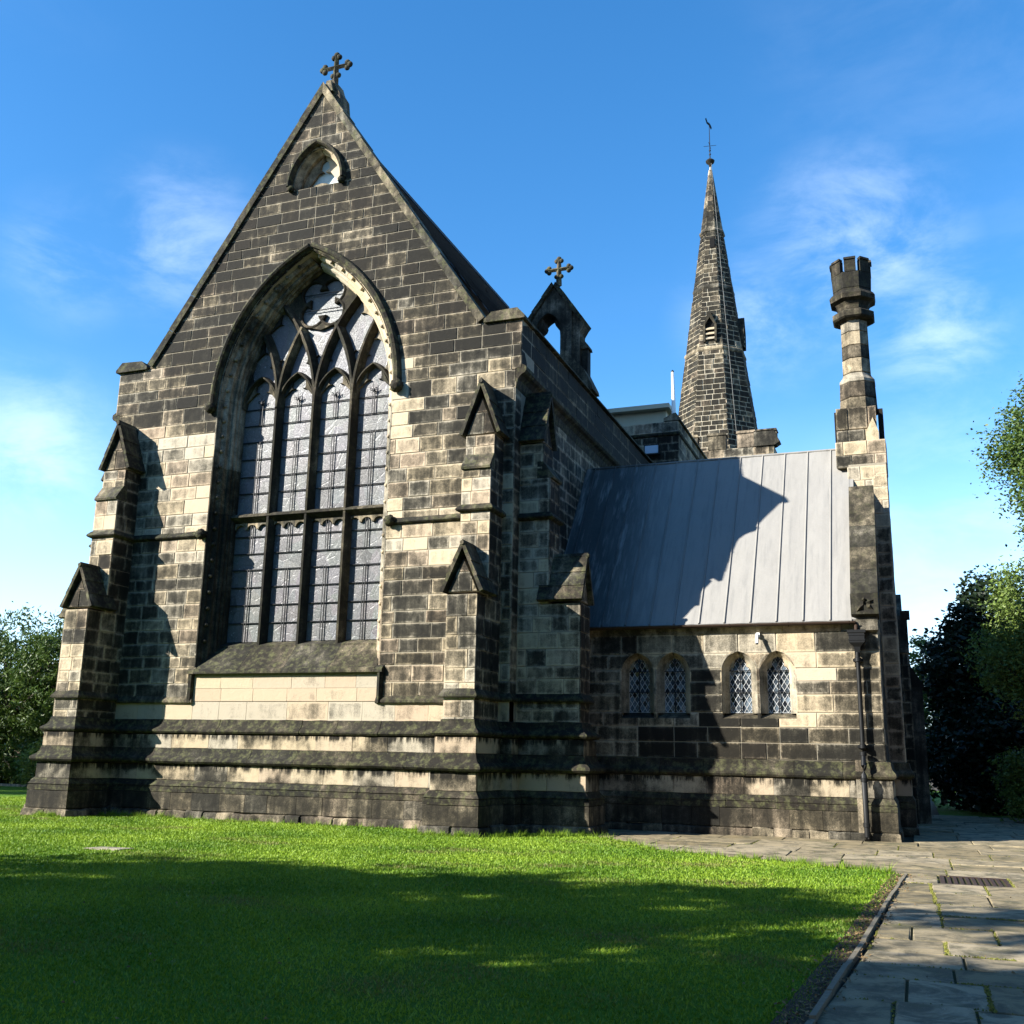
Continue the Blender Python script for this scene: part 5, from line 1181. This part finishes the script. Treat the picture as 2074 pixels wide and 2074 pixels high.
def tree(name, label, cat, base, blobs, mat, nleaf, size, trunk_r=.25, seed=1, asp=.5, droop=0, group=None, spread=.5, per=46):
    """blobs: list of (cx,cy,cz,rx,ry,rz,weight)"""
    rg = np.random.default_rng(seed); root = empty(name, base, label, cat, group); C = []; wts = np.array([b[6]*b[3]*b[5] for b in blobs], float); wts /= wts.sum()
    limbs = MB(); bx, by, bz = base; top = max(b[2] for b in blobs)
    limbs.tube([(bx, by, bz-.1), (bx+.1, by, bz+(top-bz)*.35), (bx-.05, by+.1, bz+(top-bz)*.75), (bx, by, top)], [trunk_r*1.25, trunk_r, trunk_r*.6, trunk_r*.15], 9)
    for b, wt in zip(blobs, wts):
        ncl = max(4, int(nleaf*wt/per)); u = rg.normal(size=(ncl, 3)); u /= np.linalg.norm(u, axis=1)[:, None]
        rr = rg.uniform(.35, 1.0, ncl)**.5*(1+.14*np.sin(u[:, 0]*5+seed)+.12*np.cos(u[:, 2]*7+u[:, 1]*4)); cl_ = u*rr[:, None]*np.array([b[3], b[4], b[5]])+np.array(b[:3])
        for q in cl_:
            k = int(per*rg.uniform(.5, 1.5)); sp = spread*rg.uniform(.6, 1.3)
            C.append(q+rg.normal(size=(k, 3))*np.array([sp, sp, sp*.65])*.5)
        for q in cl_[:max(3, ncl//14)]:
            st_ = Vector((bx, by, bz+(b[2]-bz)*rg.uniform(.35, .8))); limbs.tube([st_, (st_+Vector(q))/2+Vector((0, 0, .3)), Vector(q)], [trunk_r*.35, trunk_r*.2, trunk_r*.05], 5, caps=False)
    C = np.concatenate(C); C = C[C[:, 2] > .05]
    limbs.build('trunk', M['bark'], root, fix=False, origin=base)
    leaf_mesh('crown', C, rg.uniform(.6, 1.3, len(C))*size, M[mat], root, asp, droop, seed)
    return root
# right-hand background
tree('broadleaf_tree', 'tall leafy green tree filling the right edge of the picture above the paving', 'tree', (9.6, 40, 0), [(6.6, 40, 12.4, 3.9, 3.6, 2.6, 1.5), (9.0, 40, 9, 4.0, 3.6, 3.0, .7), (6.2, 40, 8.6, 2.3, 2.6, 1.9, 1.1), (8.5, 40, 14.6, 3.2, 3, 2.0, .6), (5.6, 39, 10.0, 1.7, 1.6, 1.7, 1.6)], 'leaf_a', 90000, .14, .35, 3, .55, 0, spread=.62)
tree('light_shrub_tree', 'pale green sunlit leafy tree in front of the dark tree at right', 'tree', (4.2, 34, 0), [(2.75, 34, 4.9, .9, 1.1, 1.0, .9), (3.9, 34, 6.4, 1.4, 1.4, 1.3, 1), (4.1, 34, 4.5, 1.7, 1.4, 1.5, 1.3)], 'leaf_c', 30000, .13, .14, 5, .4, .5, spread=.5)
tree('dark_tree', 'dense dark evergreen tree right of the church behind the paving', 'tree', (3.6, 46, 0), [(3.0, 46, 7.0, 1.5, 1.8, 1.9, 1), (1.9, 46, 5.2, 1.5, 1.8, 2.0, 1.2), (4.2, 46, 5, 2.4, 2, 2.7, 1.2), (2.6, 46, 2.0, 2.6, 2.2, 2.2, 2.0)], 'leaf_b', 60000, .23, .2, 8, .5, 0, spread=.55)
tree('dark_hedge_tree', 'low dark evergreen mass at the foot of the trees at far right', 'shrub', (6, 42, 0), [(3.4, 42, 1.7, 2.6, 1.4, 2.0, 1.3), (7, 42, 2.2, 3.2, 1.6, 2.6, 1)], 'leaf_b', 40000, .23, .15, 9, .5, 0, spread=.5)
tree('golden_tree', 'small yellow green tree glimpsed just past the church corner', 'tree', (1.0, 52, 0), [(.9, 52, 5.9, 1.1, 1.4, 1.5, 1), (1.2, 52, 2.8, 1.5, 1.4, 2.2, 1)], 'leaf_c', 14000, .17, .12, 10, .5, 0, spread=.45)
tree('laurel_shrub', 'small leafy shrub, sunlight put into its pale leaves, growing beside the paving at the right edge', 'shrub', (3.2, 36.5, 0), [(3.0, 36.5, 1.45, .75, .7, .75, 1), (3.3, 36.3, .7, .9, .7, .6, 1)], 'leaf_c', 6500, .13, .05, 11, .5, 0, spread=.32, per=30)  # stands in the building's shade; pale leaf colour stands in for sunlight
# left-hand background
tree('peach_tree', 'broad drooping leaved tree at the left edge behind the buttress', 'tree', (-40, 38, 0), [(-36.6, 37.5, 4.9, 2.6, 2.2, 2.3, 1), (-40, 38, 4.6, 4, 2.5, 2.8, 1), (-36.5, 38, 2.2, 3.2, 2, 2.2, 1.4), (-41, 38.5, 2.2, 4, 2, 2.2, 1), (-32.8, 38.5, 4.0, 2.4, 2, 2.8, 1), (-32.5, 39, 1.6, 3, 1.8, 1.8, 1.2), (-38, 39, 1.2, 5, 1.6, 1.6, 1.2)], 'leaf_a', 120000, .21, .25, 13, .33, .8, spread=.5)
tree('shade_hedge', 'dark leaved hedge added to fill the deep shade under the drooping tree at left', 'hedge', (-37, 41, 0), [(-33, 41, 1.6, 4, 1.2, 1.9, 1), (-40, 41, 1.6, 4.5, 1.2, 2.2, 1)], 'leaf_b', 34000, .24, .1, 15, .5, 0, spread=.5)  # dark leaf mass added to paint the black shade below the tree
tree('young_laurel', 'young upright green shrub against the dark trees left of the church', 'shrub', (-34.2, 34.5, 0), [(-34.2, 34.5, .9, .75, .5, .95, 1)], 'leaf_c', 1500, .16, .04, 14, .4, 0, spread=.35, per=20)
mb = MB(); mb.box((-60, 35.9, -.01), (-27, 36.05, .10), T(.3)); tag(mb.build('lawn_kerb', M['stone']), 'low pale stone kerb along the far edge of the lawn at left', 'kerb')
# trees standing out of frame on the lawn to the left and behind the photographer: they throw the long shadows
shade = [(-23.5, -1.2, 11.6), (-18.3, -.4, 11.2), (-28.5, 0.0, 9.2), (-13.2, -.3, 10.6), (-20.5, -6.0, 10.8), (-14.5, -5.5, 11.0), (-26.5, -6.5, 11), (-8.0, -5.6, 9.0), (-10, -10, 11), (-16.5, -11.5, 12), (-33.5, -3.5, 10.0)]
for i, (x, y, h) in enumerate(shade):
    r = 2.9; tree('unseen_tree', 'round crowned tree on the lawn behind the photographer, out of frame', 'tree', (x, y, 0), [(x, y, h-2.7, r, r, 2.6, 1), (x+.4, y-.3, h-5.6, r*1.0, r*1.0, 2.5, 1)], 'leaf_a', {3: 4200, 7: 2600}.get(i, 11000), .36, .25, 30+i, .6, 0, group='trees behind the photographer', spread=.8, per=40)
for i, (x, y, h) in enumerate([(-52, -12, 18), (-43, -15, 19), (-34, -16, 19.5), (-25, -17, 20), (-16, -18, 20), (-7, -15, 19), (2, -13, 19), (11, -10, 18)]):  # unseen row added to block sky light and deepen shade on front faces
    tree('unseen_tree', 'unseen tall tree added far behind the photographer to block sky light', 'tree', (x, y, 0), [(x, y, h-4.5, 4.8, 4.2, 4.2, 1), (x+.5, y, h-11, 4.8, 4.2, 4.8, 1)], 'leaf_b', 8000, .75, .4, 80+i, .7, 0, group='added sky-blocking trees far behind the photographer', spread=1.3, per=40)
for i, (x, y, h) in enumerate([(17, -1, 16), (18, 7, 17), (19, 15, 17), (20, 23, 17), (21.5, 31, 16)]):  # unseen row added to block sky light on the right-facing sides
    tree('unseen_tree', 'unseen tall tree added right of the path to block sky light', 'tree', (x, y, 0), [(x, y, h-4, 4.2, 4.4, 4.0, 1), (x+.5, y, h-10, 4.2, 4.4, 5.0, 1)], 'leaf_b', 8000, .7, .4, 95+i, .7, 0, group='added sky-blocking trees right of the path', spread=1.2, per=40)
for i, (x, y, h) in enumerate([(-50, 23, 11.4), (-45, 21.5, 10.6), (-56, 25, 11.6), (-47, 25, 10.4)]):  # unseen trees added to cast shade over the lower foliage at left
    tree('added_shade_tree', 'unseen tall tree added beyond the left edge to cast shade', 'tree', (x, y, 0), [(x, y, h-3, 3, 3, 3, 1), (x, y, h-7, 2.8, 2.8, 3, .8)], 'leaf_b', 9000, .4, .3, 60+i, .6, 0, group='added shade trees beyond the left edge', spread=.9)

# grass blades
def inpoly(px, py, poly):
    ins = np.zeros(len(px), bool); n = len(poly)
    for i in range(n):
        x0, y0 = poly[i-1]; x1, y1 = poly[i]
        c = ((y0 > py) != (y1 > py)); ins ^= c & (px < (x1-x0)*(py-y0)/(y1-y0+1e-12)+x0)
    return ins
def blades(n, seed, rlo, rhi, power, hfun):
    rg = np.random.default_rng(seed); r = rlo+(rhi-rlo)*rg.random(n)**power; az = yaw+np.radians(rg.uniform(-29, 29, n)); x = -np.sin(az)*r; y = np.cos(az)*r
    ok = inpoly(x, y, lawn_poly) & ~((x > -20.8) & (x < -8.3) & (y > W-.3)) & ~((x > -8.7) & (x < -6.85) & (y > 22.55)) & ~((x > -9.9) & (x < -8.56) & (y > 20.68)) & ~((x > -20.75) & (x < -19.43) & (y > 20.68)) & ~((x < -20.5) & (x > -22.5) & (y > 22.6))
    ok |= inpoly(x-np.abs(rg.normal(size=n))*.05, y, lawn_poly) & (y < 17.8) & (x > -1.6) & (rg.random(n) < .6)
    x, y, r = x[ok], y[ok], r[ok]; m_ = len(x); h = hfun(rg, r, m_); wd = .0032*(1+r/7)*rg.uniform(.7, 1.4, m_)
    a = rg.uniform(0, 2*np.pi, m_); tl = rg.normal(size=(m_, 2))*h[:, None]*.45
    v = np.zeros((m_, 3, 3)); v[:, 0] = np.stack([x-np.cos(a)*wd, y-np.sin(a)*wd, np.zeros(m_)], 1); v[:, 1] = np.stack([x+np.cos(a)*wd, y+np.sin(a)*wd, np.zeros(m_)], 1); v[:, 2] = np.stack([x+tl[:, 0], y+tl[:, 1], h], 1)
    me = bpy.data.meshes.new('grass'); me.vertices.add(m_*3); me.vertices.foreach_set('co', v.ravel()); me.loops.add(m_*3); me.loops.foreach_set('vertex_index', np.arange(m_*3)); me.polygons.add(m_)
    me.polygons.foreach_set('loop_start', np.arange(m_)*3); me.polygons.foreach_set('loop_total', np.full(m_, 3)); me.update()
    pn = .5+.35*np.sin(x*1.3+np.sin(y*.9)*1.5)*np.cos(y*1.1+x*.4)+rg.normal(size=m_)*.22
    ca = me.attributes.new('tone', 'FLOAT_COLOR', 'CORNER'); c = np.ones((m_, 3, 4), np.float32); c[:, :, 1] = np.clip(pn, 0, 1)[:, None]; pb = np.sin(x*.8+2.1*np.sin(y*.55+1))*np.sin(y*1.25+1.7*np.sin(x*.6))+.5*np.sin(x*3.1+y*2.3)*np.sin(y*3.7-x); c[:, :, 2] = np.clip((pb-.55)*.9+rg.normal(size=m_)*.18, 0, .85)[:, None]*(rg.random(m_) < .8)[:, None]; ca.data.foreach_set('color', c.ravel())
    me.materials.append(M['blade']); o = bpy.data.objects.new('grass', me); COL.objects.link(o); tag(o, 'short mown green lawn grass in front of the church', 'grass', kind='stuff'); return o
blades(640000, 2, 5.2, 40, .85, lambda rg, r, n: rg.uniform(.009, .024, n)*(1+r/30))
# longer tufts at the foot of the walls
def tufts(lines, n, seed):
    rg = np.random.default_rng(seed); V_ = []
    for i in range(n):
        (x0, y0), (x1, y1) = lines[rg.integers(len(lines))]; t = rg.random(); cx, cy = x0+(x1-x0)*t, y0+(y1-y0)*t-abs(rg.normal())*.05; hh = rg.uniform(.05, .19)*(.5+.5*math.sin(cx*9)**2)
        for k in range(9):
            a = rg.uniform(0, 6.28); w_ = .006; x = cx+rg.normal()*.03; y = cy+rg.normal()*.03; h = hh*rg.uniform(.5, 1.2); tx, ty = rg.normal(size=2)*h*.4
            V_ += [(x-math.cos(a)*w_, y-math.sin(a)*w_, 0), (x+math.cos(a)*w_, y+math.sin(a)*w_, 0), (x+tx, y+ty, h)]
    mb = MB()
    for i in range(0, len(V_), 3): mb.add(V_[i:i+3], [(0, 1, 2)], (.5, random.random(), 0, 1))
    o = mb.build('grass_tufts', M['blade'], origin=(0, 0, 0), fix=False); tag(o, 'longer grass tufts along the foot of the church wall', 'grass', kind='stuff')
tufts([((-20.3, 20.62), (-19.5, 20.62)), ((-19.4, 21.9), (-10, 22.0)), ((-9.9, 20.6), (-8.5, 20.6)), ((-8.5, 20.8), (-6.9, 22.4)), ((-8.5, 21), (-6.7, 22.4)), ((-19.4, 21.9), (-17.4, 22.0))], 900, 4)
EDGES_TUFT = list(zip(APR[:-1], APR[1:]))
tufts(EDGES_TUFT, 260, 6)

# moss and small weeds growing in the joints of the paving
mb = MB(); rm = random.Random(5)
for a0, a1, b0, b1 in SLAB:
    if b1 > 24.5: continue
    for (x0, y0, x1, y1) in ((a0, b0, a0, b1), (a0, b0, a1, b0)):
        if rm.random() < .35: continue
        ln = math.hypot(x1-x0, y1-y0); dens = rm.choice((10, 30, 90)) if (y0 < 17) else 12
        for k in range(int(ln*dens)):
            t = rm.random(); x = x0+(x1-x0)*t+rm.gauss(0, .012); y = y0+(y1-y0)*t+rm.gauss(0, .012); h = rm.uniform(.004, .016)*(1.8 if rm.random() < .08 else 1); r = rm.uniform(.006, .018); a = rm.uniform(0, 6.28)
            if x < np.interp(y, [4, 7.4, 9, 13.4, 17.6], [-1, -.7, -.58, -.4, -.36]) and y < 17.6: continue
            p = [(x+r*math.cos(a+q), y+r*math.sin(a+q), .012) for q in (0, 2.1, 4.2)]+[(x+rm.gauss(0, .004), y, .014+h)]
            mb.add(p, [(0, 1, 3), (1, 2, 3), (2, 0, 3)], (.5, rm.random(), rm.random()*.4, 1))
M['mosst'] = mk_leaf('moss', (.075, .085, .012), (.19, .19, .03), 0, .9, (.05, .04, .02))
tag(mb.build('moss', M['mosst'], origin=(0, 0, 0), fix=False), 'yellow green moss and weeds growing in the paving joints', 'moss', kind='stuff')
